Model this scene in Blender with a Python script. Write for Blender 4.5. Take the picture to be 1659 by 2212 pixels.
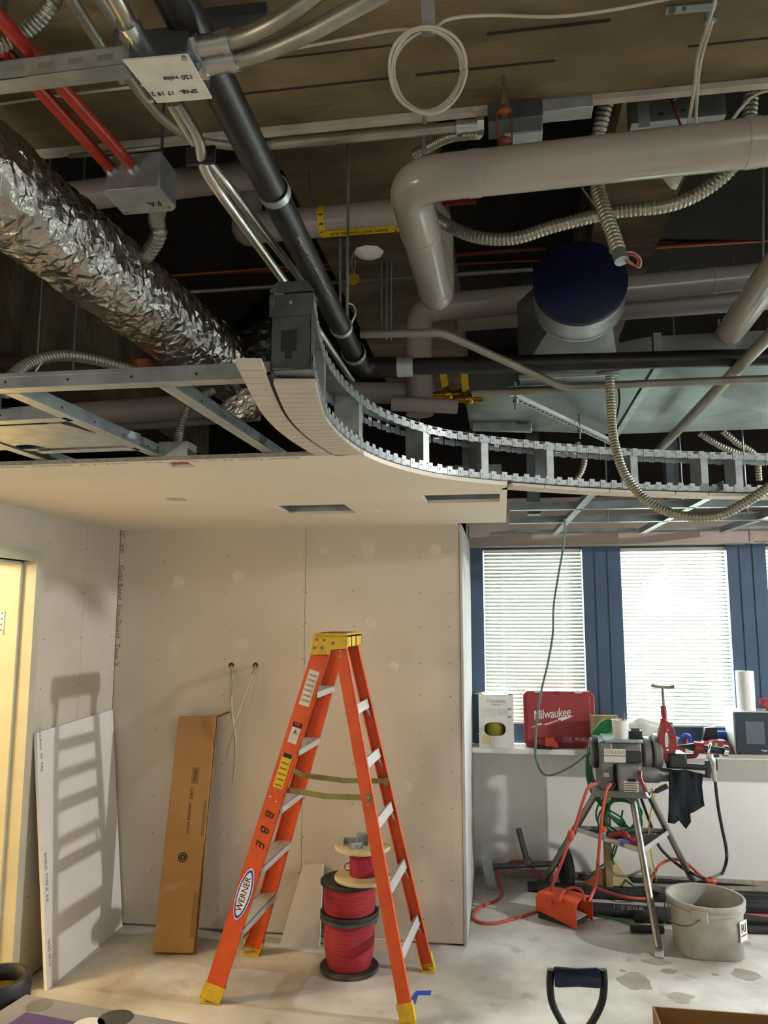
import bpy, bmesh, math, random
from math import sin, cos, pi, radians as rad
from mathutils import Vector as V, Matrix as Mx, noise as mnoise
random.seed(7)
for o in list(bpy.data.objects): bpy.data.objects.remove(o)
S = bpy.context.scene
COL = S.collection

# ------------------------------------------------------------------ camera
FPX, IW, IH = 1660.0, 1659, 2212
CAM_H, YAW, PIT = 1.76, rad(8.7), rad(7.85)
fw = V((-sin(YAW)*cos(PIT), cos(YAW)*cos(PIT), sin(PIT)))
rt = V((cos(YAW), sin(YAW), 0)); up = rt.cross(fw); CP = V((0, 0, CAM_H))
cd = bpy.data.cameras.new('camera'); cam = bpy.data.objects.new('camera', cd); COL.objects.link(cam)
cd.sensor_fit = 'VERTICAL'; cd.sensor_height = 36.0; cd.lens = 36.0*FPX/IH; cd.clip_start = 0.02
M = Mx.Identity(4)
for i in range(3):
    M[i][0] = rt[i]; M[i][1] = up[i]; M[i][2] = -fw[i]; M[i][3] = CP[i]
cam.matrix_world = M
S.camera = cam
def _ray(px, py): return fw + rt*((px-IW/2)/FPX) + up*((IH/2-py)/FPX)
def PZ(px, py, z): d = _ray(px, py); return CP + d*((z-CAM_H)/d.z)      # on a level plane
def PY(px, py, y): d = _ray(px, py); return CP + d*(y/d.y)              # on a plane across the room
def PX(px, py, x): d = _ray(px, py); return CP + d*(x/d.x)              # on a plane along the room

# ------------------------------------------------------------------ world, lights, exposure
S.view_settings.view_transform = 'Standard'; S.view_settings.look = 'None'
S.view_settings.exposure = 1.05; S.view_settings.gamma = 1.0; S.view_settings.use_curve_mapping = False
W = bpy.data.worlds.new('overcast_sky'); S.world = W; W.use_nodes = True
bg = W.node_tree.nodes['Background']; bg.inputs[0].default_value = (0.90, 0.96, 1.0, 1); bg.inputs[1].default_value = 21.0
def light(name, kind, loc, energy, color, **kw):
    ld = bpy.data.lights.new(name, kind); ld.energy = energy; ld.color = color
    lo = bpy.data.objects.new(name, ld); COL.objects.link(lo); lo.location = loc
    tgt = kw.pop('target', None)
    for k, v in kw.items(): setattr(ld, k, v)
    if tgt is not None: lo.rotation_euler = (V(tgt)-V(loc)).to_track_quat('-Z', 'Y').to_euler()
    return lo
# unseen fill lights added in front of the solid rear and right-hand walls
light('fill_rear', 'AREA', (2.9, -3.45, 1.55), 38, (0.97, 0.98, 1.0), shape='RECTANGLE', size=6.4, size_y=1.5, target=(2.4, 0, 1.3))
light('fill_right', 'AREA', (6.85, 1.2, 1.6), 24, (0.92, 0.97, 1.0), shape='RECTANGLE', size=6.0, size_y=1.4, target=(0, 1.2, 1.6))
# a work lamp hung at the right of the room: it throws the ladder's shadow on the leaning board
light('work_lamp', 'SPOT', (5.2, 3.45, 2.70), 350, (1.0, 0.985, 0.965), shadow_soft_size=0.06, spot_size=rad(66), spot_blend=.2, target=(5.2-6.4, 3.45+1.0, 2.70-3.6))
# lamp of the room behind the door, and an unseen warm fill light added on the left
light('next_room_lamp', 'POINT', (-3.5, 2.7, 2.1), 62, (1.0, 0.82, 0.55), shadow_soft_size=0.2)
light('warm_fill_left', 'POINT', (-1.9, 0.3, 1.9), 14, (1.0, 0.89, 0.72), shadow_soft_size=0.12)

# ------------------------------------------------------------------ materials
def lin(c):
    if isinstance(c, str):
        c = c.lstrip('#'); c = [int(c[i:i+2], 16)/255 for i in (0, 2, 4)]
        return tuple((x/12.92 if x <= .04045 else ((x+.055)/1.055)**2.4) for x in c)
    return tuple(c)
MATS = {}
def mat(name, c1, rough=.6, metal=0., c2=None, scale=8., detail=4., bump=0., bscale=None, stretch=None, lo=.35, hi=.65, emit=None, trans=0., coat=0., spec=None):
    if name in MATS: return MATS[name]
    m = bpy.data.materials.new(name); m.use_nodes = True; nt = m.node_tree; N = nt.nodes; L = nt.links
    b = N['Principled BSDF']; c1 = lin(c1)
    b.inputs['Base Color'].default_value = (*c1, 1); b.inputs['Roughness'].default_value = rough; b.inputs['Metallic'].default_value = metal
    if coat: b.inputs['Coat Weight'].default_value = coat; b.inputs['Coat Roughness'].default_value = .12
    if spec is not None: b.inputs['Specular IOR Level'].default_value = spec
    if emit: b.inputs['Emission Color'].default_value = (*lin(emit[0]), 1); b.inputs['Emission Strength'].default_value = emit[1]
    if c2 is not None or bump:
        tc = N.new('ShaderNodeTexCoord'); mp = N.new('ShaderNodeMapping'); L.new(tc.outputs['Object'], mp.inputs[0])
        if stretch: mp.inputs['Scale'].default_value = stretch
        if c2 is not None:
            n = N.new('ShaderNodeTexNoise'); n.inputs['Scale'].default_value = scale; n.inputs['Detail'].default_value = detail
            L.new(mp.outputs[0], n.inputs[0])
            r = N.new('ShaderNodeValToRGB'); r.color_ramp.elements[0].position = lo; r.color_ramp.elements[1].position = hi
            r.color_ramp.elements[0].color = (*c1, 1); r.color_ramp.elements[1].color = (*lin(c2), 1)
            L.new(n.outputs[0], r.inputs[0]); L.new(r.outputs[0], b.inputs['Base Color'])
        if bump:
            n2 = N.new('ShaderNodeTexNoise'); n2.inputs['Scale'].default_value = bscale or scale*2; n2.inputs['Detail'].default_value = 5
            L.new(mp.outputs[0], n2.inputs[0]); bp = N.new('ShaderNodeBump'); bp.inputs['Strength'].default_value = bump; bp.inputs['Distance'].default_value = .02
            L.new(n2.outputs[0], bp.inputs['Height']); L.new(bp.outputs[0], b.inputs['Normal'])
    if trans:
        t = N.new('ShaderNodeBsdfTranslucent'); t.inputs[0].default_value = (*c1, 1); mx = N.new('ShaderNodeMixShader'); mx.inputs[0].default_value = trans
        L.new(b.outputs[0], mx.inputs[1]); L.new(t.outputs[0], mx.inputs[2]); L.new(mx.outputs[0], N['Material Output'].inputs[0])
    MATS[name] = m; return m

def floor_mat():
    m = mat('concrete_floor', '#9f9a90', .72, c2='#d6d2ca', scale=2.1, detail=8, bump=.12, bscale=30)
    nt = m.node_tree; N = nt.nodes; L = nt.links; b = N['Principled BSDF']
    ramp = [n for n in N if n.type == 'VALTORGB'][0]; mp = [n for n in N if n.type == 'MAPPING'][0]
    n2 = N.new('ShaderNodeTexNoise'); n2.inputs['Scale'].default_value = 5.5; n2.inputs['Detail'].default_value = 3; L.new(mp.outputs[0], n2.inputs[0])
    r2 = N.new('ShaderNodeValToRGB'); r2.color_ramp.elements[0].position = .60; r2.color_ramp.elements[1].position = .72
    r2.color_ramp.elements[0].color = (0, 0, 0, 1); r2.color_ramp.elements[1].color = (.6, .6, .6, 1); L.new(n2.outputs[0], r2.inputs[0])
    mix = N.new('ShaderNodeMixRGB'); mix.inputs[2].default_value = (*lin('#8a7f6f'), 1)
    L.new(r2.outputs[0], mix.inputs[0]); L.new(ramp.outputs[0], mix.inputs[1]); L.new(mix.outputs[0], b.inputs['Base Color'])
    return m

D = dict
mat('drywall', '#c1b7a8', .9, c2='#c9c0b1', scale=2.2, detail=3)
mat('drywall_grey', '#c0b8ab', .9, c2='#c8c0b3', scale=3, detail=3)
mat('drywall_ceiling', '#e2d8c6', .9, c2='#e7decd', scale=2, detail=2)
mat('drywall_edge', '#a9a294', .95, c2='#8f887c', scale=40)
mat('drywall_end', '#b4b2ad', .85, c2='#bbb9b4', scale=3)
mat('drywall_white', '#d9d7d4', .85, c2='#e0dedb', scale=3)
mat('wall_paint', '#dfddd7', .8, c2='#e5e3dd', scale=1.3, detail=2)
mat('plaster', '#d2c8ba', .95, c2='#c9bfb1', scale=14)
mat('print_ink', '#6a6460', .9)
mat('faint_ink', '#9a938a', .9)
mat('screw_dark', '#4c4741', .7)
mat('seam_dark', '#8c8072', .9)
mat('yellow_wall', '#efe0b0', .85)
mat('door_frame', '#b4b19c', .55, c2='#bdbaa5', scale=5)
mat('concrete_beam', '#54472f', .95, c2='#857253', scale=4, detail=9, bump=.5, bscale=14, stretch=(.7, 1.6, 1), lo=.3, hi=.7)
mat('seam_brown', '#2c2418', .95)
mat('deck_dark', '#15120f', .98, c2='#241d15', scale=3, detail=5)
mat('overspray', '#b8afa0', .9, c2='#a49b8c', scale=12, bump=.3)
mat('galv', '#a3aaac', .42, .75, c2='#8a9294', scale=14, detail=4)
mat('galv_bright', '#b9bebd', .4, .6, c2='#a2a8a8', scale=20)
mat('galv_dark', '#6d7476', .45, .8, c2='#565c5e', scale=10)
mat('duct_metal', '#8f9695', .42, .8, c2='#767d7c', scale=5, detail=5)
mat('emt', '#b3afa3', .33, .85, c2='#9a968a', scale=9)
mat('emt_dull', '#8f8b7e', .5, .55, c2='#7e7a6e', scale=9)
mat('steel_fitting', '#c4c6c4', .25, .9)
mat('flex_metal', '#a5a394', .4, .7)
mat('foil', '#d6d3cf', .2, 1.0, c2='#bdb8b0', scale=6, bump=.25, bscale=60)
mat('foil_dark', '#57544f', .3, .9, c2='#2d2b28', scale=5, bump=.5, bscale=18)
mat('black_pipe', '#1b1a19', .42, .35, c2='#2b2724', scale=9, detail=6)
mat('black_pipe_floor', '#202223', .5, .2, c2='#323435', scale=7)
mat('pvc', '#a1988d', .26, c2='#a89f94', scale=3, coat=.35)
mat('pvc_dull', '#a1988e', .5, c2='#978e85', scale=3)
mat('red_conduit', '#a82a12', .42, c2='#8e200d', scale=8)
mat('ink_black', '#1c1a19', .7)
mat('yellow_label', '#d3b312', .5)
mat('white_sticker', '#d4d0c4', .6, c2='#c4bfb2', scale=20)
mat('tag_brass', '#b69a2c', .4, .6)
mat('brass', '#b8872f', .3, .9)
mat('yellow_handle', '#d0ae14', .45)
mat('copper', '#7d4529', .5, .7)
mat('cable_white', '#bfb6a4', .6)
mat('rust_clevis', '#8d4a2b', .6, .3, c2='#6f3a22', scale=30)
mat('blue_film', '#0a1338', .5, c2='#0d1743', scale=8, bump=.15)
mat('orange_rail', '#d5561f', .5, c2='#c94c19', scale=14, bump=.05, bscale=60)
mat('yellow_plastic', '#d9b52a', .55, c2='#c39f24', scale=18)
mat('alu', '#cfcdc8', .42, .45, c2='#bbb9b4', scale=16, stretch=(1, .1, 1))
mat('olive_zinc', '#a29a62', .35, .75, c2='#8d8757', scale=15)
mat('cardboard', '#a57f50', .9, c2='#9a744a', scale=3, detail=3)
mat('cardboard_dark', '#8a6639', .92, c2='#7e5c33', scale=3)
mat('tape_dark', '#7e6237', .6)
mat('red_wire', '#b5222f', .45, c2='#9c1a28', scale=12, stretch=(.4, .4, 12), bump=.5, bscale=30)
mat('pink_wire', '#b3203f', .5, c2='#9b1834', scale=12, stretch=(.4, .4, 14), bump=.5, bscale=30)
mat('spool_black', '#232222', .6, c2='#33312f', scale=10)
mat('spool_dust', '#55534f', .8, c2='#2e2d2b', scale=12)
mat('wood_pale', '#d6c79c', .7, c2='#c9b98c', scale=4, stretch=(1, 8, 1))
mat('wood_post', '#9c8a62', .8, c2='#877550', scale=4, stretch=(8, 8, .6))
mat('machine_grey', '#7d7d7a', .5, .2, c2='#6d6d6a', scale=9)
mat('machine_dark', '#3a3d3f', .5, .3, c2='#2b2d2f', scale=9)
mat('red_paint', '#8f2624', .4, c2='#741b1b', scale=10, coat=.2)
mat('red_case', '#9c353b', .5, c2='#923036', scale=5)
mat('orange_plastic', '#d8512f', .5)
mat('pedal_orange', '#e0521c', .45, c2='#cf4715', scale=9)
mat('cord_orange', '#bd4f3d', .5)
mat('green_hose', '#1f7a3a', .35, c2='#186431', scale=20)
mat('green_cord', '#5a7266', .5)
mat('black_rubber', '#17171a', .5)
mat('black_cloth', '#10171d', .95, c2='#1b242c', scale=10, bump=.4, bscale=40)
mat('olive_wire', '#8a7f1e', .6)
mat('yellow_cord', '#d8c62b', .5)
mat('bucket_plastic', '#b3b0a6', .55, c2='#8c897f', scale=5, detail=6)
mat('white_plastic', '#dcdad2', .4)
mat('white_print', '#e8e6e2', .6)
mat('micro_glass', '#1d2a36', .25, coat=.4)
mat('micro_window', '#53606a', .3)
mat('blue_plastic', '#2140c8', .4)
mat('blue_bright', '#5f7bea', .4)
mat('blue_tape', '#1f4fb8', .6)
mat('paper', '#e9e6e2', .9)
mat('bag_white', '#dad8d0', .6, trans=.25)
mat('navy_grip', '#1a2440', .5)
mat('frame_navy', '#3b5067', .5, c2='#40566e', scale=4)
mat('valance', '#a19188', .8, c2='#a8988e', scale=4)
mat('blind', '#cfcfc2', .6, trans=.05)
mat('blind_cord', '#e6e6de', .6, trans=.3)
mat('grey_print', '#8f8d90', .7, c2='#868488', scale=5)
mat('purple_print', '#574079', .7)
mat('chrome', '#d2d4d4', .18, 1.0)
mat('green_dot', '#3fd060', .5)
mat('lawn', '#a3aa9b', .9, c2='#aeb4a6', scale=.4)
mat('tree_leaf', '#a9b8a4', .9, c2='#bcc8b6', scale=1.2)
mat('pine_white', '#e6e6ea', .6)

def glass_mat():
    m = bpy.data.materials.new('window_glass'); m.use_nodes = True; nt = m.node_tree; N = nt.nodes
    N.remove(N['Principled BSDF']); t = N.new('ShaderNodeBsdfTransparent'); t.inputs[0].default_value = (.62, .66, .65, 1)
    g = N.new('ShaderNodeBsdfGlossy'); g.inputs['Roughness'].default_value = .02; mx = N.new('ShaderNodeMixShader'); mx.inputs[0].default_value = .05
    nt.links.new(t.outputs[0], mx.inputs[1]); nt.links.new(g.outputs[0], mx.inputs[2]); nt.links.new(mx.outputs[0], N['Material Output'].inputs[0])
    MATS['window_glass'] = m
glass_mat(); floor_mat()

# ------------------------------------------------------------------ mesh helpers
def basis(d, upv=(0, 0, 1)):
    d = V(d).normalized(); u = V(upv)
    if abs(d.dot(u)) > .98: u = V((0, 1, 0)) if abs(d.y) < .9 else V((1, 0, 0))
    s = d.cross(u).normalized(); u = s.cross(d).normalized()
    return d, s, u
def catmull(pts, per=8):
    pts = [V(p) for p in pts]; out = []
    for i in range(len(pts)-1):
        p0 = pts[i-1] if i else pts[0]*2-pts[1]; p1 = pts[i]; p2 = pts[i+1]; p3 = pts[i+2] if i+2 < len(pts) else pts[-1]*2-pts[-2]
        for k in range(per):
            t = k/per
            out.append(.5*((2*p1)+(p2-p0)*t+(2*p0-5*p1+4*p2-p3)*t*t+(3*p1-p0-3*p2+p3)*t**3))
    return out+[pts[-1]]
def fillet(pts, r, k=6):
    pts = [V(p) for p in pts]; out = [pts[0]]
    for i in range(1, len(pts)-1):
        a = (pts[i-1]-pts[i]); b = (pts[i+1]-pts[i]); la, lb = a.length, b.length; a.normalize(); b.normalize()
        ang = a.angle(b)
        if ang > pi-.05: out.append(pts[i]); continue
        d = min(r/math.tan(ang/2), la*.48, lb*.48); p, q = pts[i]+a*d, pts[i]+b*d
        for j in range(k+1):
            t = j/k; out.append((1-t)**2*p+2*t*(1-t)*pts[i]+t*t*q)
    return out+[pts[-1]]
def resample(pts, step):
    out = [pts[0].copy()]; acc = 0.
    for a, b in zip(pts, pts[1:]):
        l = (b-a).length
        if l < 1e-7: continue
        while acc+l >= step:
            t = (step-acc)/l; a = a+(b-a)*t; out.append(a.copy()); l = (b-a).length; acc = 0.
            if l < 1e-7: break
        acc += l
    return out
class MB:
    def __init__(s): s.v = []; s.f = []
    def add(s, vs, fs):
        o = len(s.v); s.v += [V(p) for p in vs]; s.f += [[i+o for i in f] for f in fs]; return s
    def hexa(s, p): return s.add(p, [(0, 3, 2, 1), (4, 5, 6, 7), (0, 1, 5, 4), (1, 2, 6, 5), (2, 3, 7, 6), (3, 0, 4, 7)])
    def box(s, c, size, R=None):
        h = V(size)*.5; c = V(c); P = [V((x*h.x, y*h.y, z*h.z)) for z in (-1, 1) for x, y in ((-1, -1), (1, -1), (1, 1), (-1, 1))]
        if R is not None: P = [R @ p for p in P]
        return s.hexa([c+p for p in P])
    def span(s, a, b): a, b = V(a), V(b); return s.box((a+b)/2, (abs(b.x-a.x), abs(b.y-a.y), abs(b.z-a.z)))
    def bar(s, p0, p1, w, h, upv=(0, 0, 1)):
        p0, p1 = V(p0), V(p1); d, sd, u = basis(p1-p0, upv); P = []
        for p in (p0, p1):
            P += [p-sd*w/2-u*h/2, p+sd*w/2-u*h/2, p+sd*w/2+u*h/2, p-sd*w/2+u*h/2]
        return s.hexa(P)
    def tube(s, pts, r, n=12, cap=True, radii=None):
        pts = [V(p) for p in pts]; q = [pts[0]]; rr = [radii[0] if radii else r]
        for i, p in enumerate(pts[1:], 1):
            if (p-q[-1]).length > 1e-6: q.append(p); rr.append(radii[i] if radii else r)
        pts = q; m = len(pts); T = []
        for i in range(m): T.append((pts[min(i+1, m-1)]-pts[max(i-1, 0)]).normalized())
        d, a, b = basis(T[0]); b = T[0].cross(a); vs = []; fs = []
        for i in range(m):
            if i:
                a = (a-T[i]*a.dot(T[i])).normalized(); b = T[i].cross(a)
            for k in range(n):
                t = 2*pi*k/n; vs.append(pts[i]+(a*cos(t)+b*sin(t))*rr[i])
        for i in range(m-1):
            for k in range(n):
                k2 = (k+1) % n; fs.append((i*n+k, i*n+k2, (i+1)*n+k2, (i+1)*n+k))
        if cap: fs.append(tuple(range(n-1, -1, -1))); fs.append(tuple((m-1)*n+k for k in range(n)))
        return s.add(vs, fs)
    def cyl(s, p0, p1, r, n=16, r2=None): return s.tube([p0, p1], r, n, radii=[r, r2 if r2 is not None else r])
    def corr(s, pts, r, pitch=.009, amp=.16, n=9):
        P = resample([V(p) for p in pts], pitch/4); R = [r*(1+amp*(.0, .7, 1., .7)[i % 4]) for i in range(len(P))]
        return s.tube(P, r, n, radii=R)
    def lathe(s, prof, c=(0, 0, 0), axis=(0, 0, 1), n=28):
        d, a, b = basis(axis); c = V(c); vs = []; fs = []; m = len(prof)
        for r, z in prof:
            for k in range(n):
                t = 2*pi*k/n; vs.append(c+d*z+(a*cos(t)+b*sin(t))*max(r, 1e-5))
        for i in range(m-1):
            for k in range(n):
                k2 = (k+1) % n; fs.append((i*n+k, i*n+k2, (i+1)*n+k2, (i+1)*n+k))
        return s.add(vs, fs)
    def ring(s, c, R, r, axis=(0, 0, 1), n=32, m=8):
        d, a, b = basis(axis); c = V(c); P = [c+(a*cos(2*pi*k/n)+b*sin(2*pi*k/n))*R for k in range(n+1)]
        return s.tube(P, r, m, cap=False)
    def prism(s, poly, vec):
        n = len(poly); poly = [V(p) for p in poly]; vec = V(vec)
        return s.add(poly+[p+vec for p in poly], [tuple(range(n-1, -1, -1)), tuple(range(n, 2*n))]+[(i, (i+1) % n, n+(i+1) % n, n+i) for i in range(n)])
    def blob(s, c, size, seed=0, amp=.15, fr=2., n=14, m=9):
        c = V(c); vs = []; fs = []
        for j in range(m+1):
            ph = pi*j/m
            for k in range(n):
                t = 2*pi*k/n; q = V((sin(ph)*cos(t), sin(ph)*sin(t), cos(ph)))
                w = 1+amp*mnoise.noise(q*fr+V((seed*7.3, seed, 0))); vs.append(c+V((q.x*size[0], q.y*size[1], q.z*size[2]))*w)
        for j in range(m):
            for k in range(n):
                k2 = (k+1) % n; fs.append((j*n+k, (j+1)*n+k, (j+1)*n+k2, j*n+k2))
        return s.add(vs, fs)
    def build(s, name, material, parent=None, bevel=0., smooth=38, origin=None):
        me = bpy.data.meshes.new(name); off = V((0, 0, 0))
        if parent is not None: off = V(parent['_o'])
        if origin is not None: off = V(origin)
        me.from_pydata([p-off for p in s.v], [], s.f); me.update()
        bm = bmesh.new(); bm.from_mesh(me); bmesh.ops.remove_doubles(bm, verts=bm.verts, dist=1e-6); bmesh.ops.recalc_face_normals(bm, faces=bm.faces); bm.to_mesh(me); bm.free()
        me.materials.append(MATS[material])
        if smooth:
            me.shade_smooth(); me.set_sharp_from_angle(angle=rad(smooth))
        o = bpy.data.objects.new(name, me); COL.objects.link(o)
        if parent is not None:
            o.parent = parent
        else: o.location = off
        if bevel:
            b = o.modifiers.new('bevel', 'BEVEL'); b.width = bevel; b.segments = 2; b.limit_method = 'ANGLE'; b.angle_limit = rad(40)
        o['_o'] = tuple(off); return o
def tag(o, label, cat=None, group=None, kind=None):
    if label: o['label'] = label
    if cat: o['category'] = cat
    if group: o['group'] = group
    if kind: o['kind'] = kind
    return o
def thing(name, label, cat, loc, group=None):
    o = bpy.data.objects.new(name, None); COL.objects.link(o); o.location = V(loc); o.empty_display_size = .05
    o.matrix_world = Mx.Translation(V(loc)); o['_o'] = tuple(V(loc)); return tag(o, label, cat, group)
def struct(name, mb, m, label=None, bevel=0):
    o = mb.build(name, m, bevel=bevel); o['kind'] = 'structure'
    if label: o['label'] = label
    return o
def one(name, mb, m, label, cat, group=None, bevel=0., origin=None, smooth=38):
    if origin is None:
        lo = [min(p[i] for p in mb.v) for i in range(3)]; hi = [max(p[i] for p in mb.v) for i in range(3)]
        origin = ((lo[0]+hi[0])/2, (lo[1]+hi[1])/2, lo[2])
    return tag(mb.build(name, m, bevel=bevel, origin=origin, smooth=smooth), label, cat, group)
def inst(src, name, parent, mw):
    o = bpy.data.objects.new(name, src.data if hasattr(src, 'data') else src); COL.objects.link(o)
    o.parent = parent; off = V(parent['_o']) if parent is not None else V((0, 0, 0))
    o.matrix_basis = Mx.Translation(-off) @ mw; return o
def meshof(mb, name, m, smooth=38):
    o = mb.build(name, m, smooth=smooth); me = o.data; bpy.data.objects.remove(o); return me
def frame(c, x, y, z=None):
    x = V(x).normalized(); z = x.cross(V(y)).normalized() if z is None else V(z).normalized(); y = z.cross(x).normalized()
    R = Mx.Identity(4)
    for i in range(3): R[i][0] = x[i]; R[i][1] = y[i]; R[i][2] = z[i]; R[i][3] = V(c)[i]
    return R
def text(body, size, c, x, y, material, parent, name='lettering', depth=.0004, shear=0., spacing=1., xs=1.):
    cu = bpy.data.curves.new(name, 'FONT'); cu.body = body; cu.size = size; cu.extrude = depth; cu.align_x = 'CENTER'; cu.align_y = 'CENTER'
    cu.shear = shear; cu.space_character = spacing; cu.resolution_u = 3
    t = bpy.data.objects.new('tmp', cu); COL.objects.link(t); dg = bpy.context.evaluated_depsgraph_get()
    me = bpy.data.meshes.new_from_object(t.evaluated_get(dg)); bpy.data.objects.remove(t); bpy.data.curves.remove(cu)
    me.name = name; me.materials.clear(); me.materials.append(MATS[material])
    if xs != 1.: me.transform(Mx.Scale(xs, 4, (1, 0, 0)))
    return inst(me, name, parent, frame(c, x, y))
def sticker(c, x, y, w, h, material, parent, name='sticker', t=.0008):
    x = V(x).normalized(); y = V(y).normalized(); n = x.cross(y).normalized(); c = V(c)
    return MB().prism([c-x*w/2-y*h/2, c+x*w/2-y*h/2, c+x*w/2+y*h/2, c-x*w/2+y*h/2], n*t).build(name, material, parent)
# ================================================================== the setting
XL, YB, YW, ZC = -2.34, 4.45, 5.62, 2.30          # left wall, niche back wall, window wall, underside of plasterboard ceiling
XE = -0.225                                        # end face of the niche wall
ZD = 3.8
fl = struct('floor', MB().span((-5, -3.6, -.12), (7, 5.9, 0)), 'concrete_floor', 'dusty grey concrete floor with damp stains')
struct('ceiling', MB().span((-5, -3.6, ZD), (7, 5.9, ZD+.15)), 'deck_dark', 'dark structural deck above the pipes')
# wide beam over the camera and the joists beyond it
struct('trim_1', MB().span((-5, -.2, 3.1), (7, 1.88, ZD)), 'concrete_beam', 'wide rough brown beam overhead')
for i, (xa, xb, zb) in enumerate(((-2.75, -2.25, 3.0), (-.78, -.22, 3.42), (.42, .72, 3.42), (1.75, 2.4, 3.42))):
    struct('trim_%d' % (i+2), MB().span((xa, 2.1, zb), (xb, 5.9, ZD)), 'concrete_beam', None)
struct('trim_6', MB().span((-5, 1.882, 3.085), (7, 1.905, 3.13)), 'overspray', 'pale strip along the lower edge of the beam')
# outer shell
struct('wall_rear', MB().span((-5, -3.7, 0), (7, -3.6, ZD)), 'wall_paint')
struct('wall_right', MB().span((7, -3.6, 0), (7.1, 5.9, ZD)), 'wall_paint')
struct('wall_far_left', MB().span((-5.1, -3.6, 0), (-5, 5.9, ZD)), 'yellow_wall')
# wall that closes the room next door
struct('wall_next_room', MB().span((-5, 3.75, 0), (XL-.205, 3.83, 2.316)).span((-5, 1.2, 0), (XL-.205, 1.28, 2.316)), 'yellow_wall', 'warm yellow wall seen through the doorway')
struct('ceiling_next_room', MB().span((-5, 1.2, 2.317), (XL-.016, 3.83, 2.34)), 'yellow_wall')
# left wall with door opening (Y 2.68 .. 3.59)
DY0, DY1, DZ = 2.66, 3.585, 2.045
wl = struct('wall_left', MB().span((XL-.2, DY1, 0), (XL-.016, YB+.1, 2.316)).span((XL-.2, DY0-.001, DZ), (XL-.016, DY1, 2.316)).span((XL-.2, -3.6, 0), (XL-.016, DY0, 2.316)), 'drywall_edge', 'drywall wall on the left with a doorway')
ys = PX(180, 1300, XL).y
MB().span((XL-.016, DY1+.02, 0.012), (XL, ys-.0012, ZC)).build('drywall_panel', 'drywall_grey', wl)
MB().span((XL-.016, ys+.0012, 0.012), (XL, YB, ZC)).build('drywall_panel', 'drywall_grey', wl)
MB().span((XL-.016, DY0-.04, DZ+.03), (XL, DY1+.02, ZC)).build('drywall_panel', 'drywall_grey', wl)
MB().span((XL-.016, -3.6, 0.012), (XL, DY0-.04, ZC)).build('drywall_panel', 'drywall_grey', wl)
# door frame
dr = struct('door_1', MB().span((XL-.205, DY1-.002, 0), (XL+.012, DY1+.05, DZ+.055)).span((XL-.205, DY0-.05, 0), (XL+.012, DY0+.002, DZ+.055)).span((XL-.205, DY0, DZ), (XL+.012, DY1, DZ+.055)), 'door_frame', 'beige hollow-metal door frame without a door')
MB().span((XL-.205, DY1-.018, 0), (XL-.06, DY1, DZ)).build('door_stop', 'door_frame', dr, bevel=.004)
MB().span((XL-.205, DY0, DZ-.018), (XL-.06, DY1, DZ)).build('door_stop', 'door_frame', dr, bevel=.004)
for zc in (1.735, .86):
    h = MB().span((XL-.19, DY1-.0205, zc-.057), (XL-.135, DY1-.0185, zc+.057)).build('hinge_leaf', 'galv', dr); h['label'] = 'grey steel hinge leaf'
    s = MB()
    for k in range(4):
        for xx in (XL-.175, XL-.15): s.cyl((xx, DY1-.0225, zc-.042+k*.028+(.007 if xx > XL-.16 else 0)), (xx, DY1-.0205, zc-.042+k*.028+(.007 if xx > XL-.16 else 0)), .004, 8)
    s.build('screw', 'screw_dark', h)
# niche back wall: two plasterboards and the end face
xs = PY(656, 1500, YB).x
wb = struct('wall_back', MB().span((XL-.2, YB+.016, 0), (XE-.016, YB+.1, 2.316)).span((XE-.1, YB+.016, 0), (XE-.016, YW, 2.316)), 'drywall_edge', 'unfinished drywall partition behind the ladder')
MB().span((XL, YB, .012), (xs-.0012, YB+.016, ZC)).build('drywall_panel', 'drywall', wb)
MB().span((xs+.0012, YB, .012), (XE-.018, YB+.016, ZC)).build('drywall_panel', 'drywall', wb)
MB().span((XE-.016, YB-.002, .012), (XE, YW, ZC)).build('end_panel', 'drywall_end', wb)
MB().span((XL-.001, YB-.0006, .0), (XL+.006, YB, ZC)).build('corner_seam', 'seam_dark', wb)
s = MB()
def dot(mb, c, n, r=.0035): mb.cyl(V(c), V(c)+V(n)*.0008, r, 6)
for xx in (-2.05, -1.64, xs-.012, xs+.012, -.86, -.47, -.30):
    for k in range(11): dot(s, (xx+random.uniform(-.006, .006), YB, .12+k*.2+random.uniform(-.02, .02)), (0, -1, 0))
for yy in (3.70, ys-.014, ys+.014, 4.40):
    for k in range(9): dot(s, (XL, yy, .15+k*.25), (1, 0, 0))
s.build('screw_heads', 'screw_dark', wb)['kind'] = 'stuff'
for px, py, r in ((385, 1258, .042), (515, 1245, .036), (380, 1398, .055), (797, 1185, .04), (797, 1200, .03), (940, 1188, .035), (700, 1190, .025), (800, 1345, .035), (522, 1390, .04), (850, 1440, .03), (880, 1700, .03), (505, 1812, .045)):
    c = PY(px, py, YB); MB().lathe([(0, .0012), (r*.8, .001), (r, 0)], c+V((0, 0, 0)), (0, -1, 0), 20).build('plaster_patch', 'plaster', wb)
text('Gold Bond  Fire-Shield  Type X', .052, PY(252, 1330, YB-.001)+V((.012, 0, 0)), (0, 0, -1), (1, 0, 0), 'print_ink', wb, xs=.93, depth=.0002)
text('NGC  XP', .05, PY(259, 1160, YB-.001)+V((.012, 0, 0)), (0, 0, -1), (1, 0, 0), 'print_ink', wb, depth=.0002)
MB().span((XE-.0165, YB-.003, 1.05), (XE-.013, YB-.002, 2.25)).build('corner_seam', 'seam_dark', wb)

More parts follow.
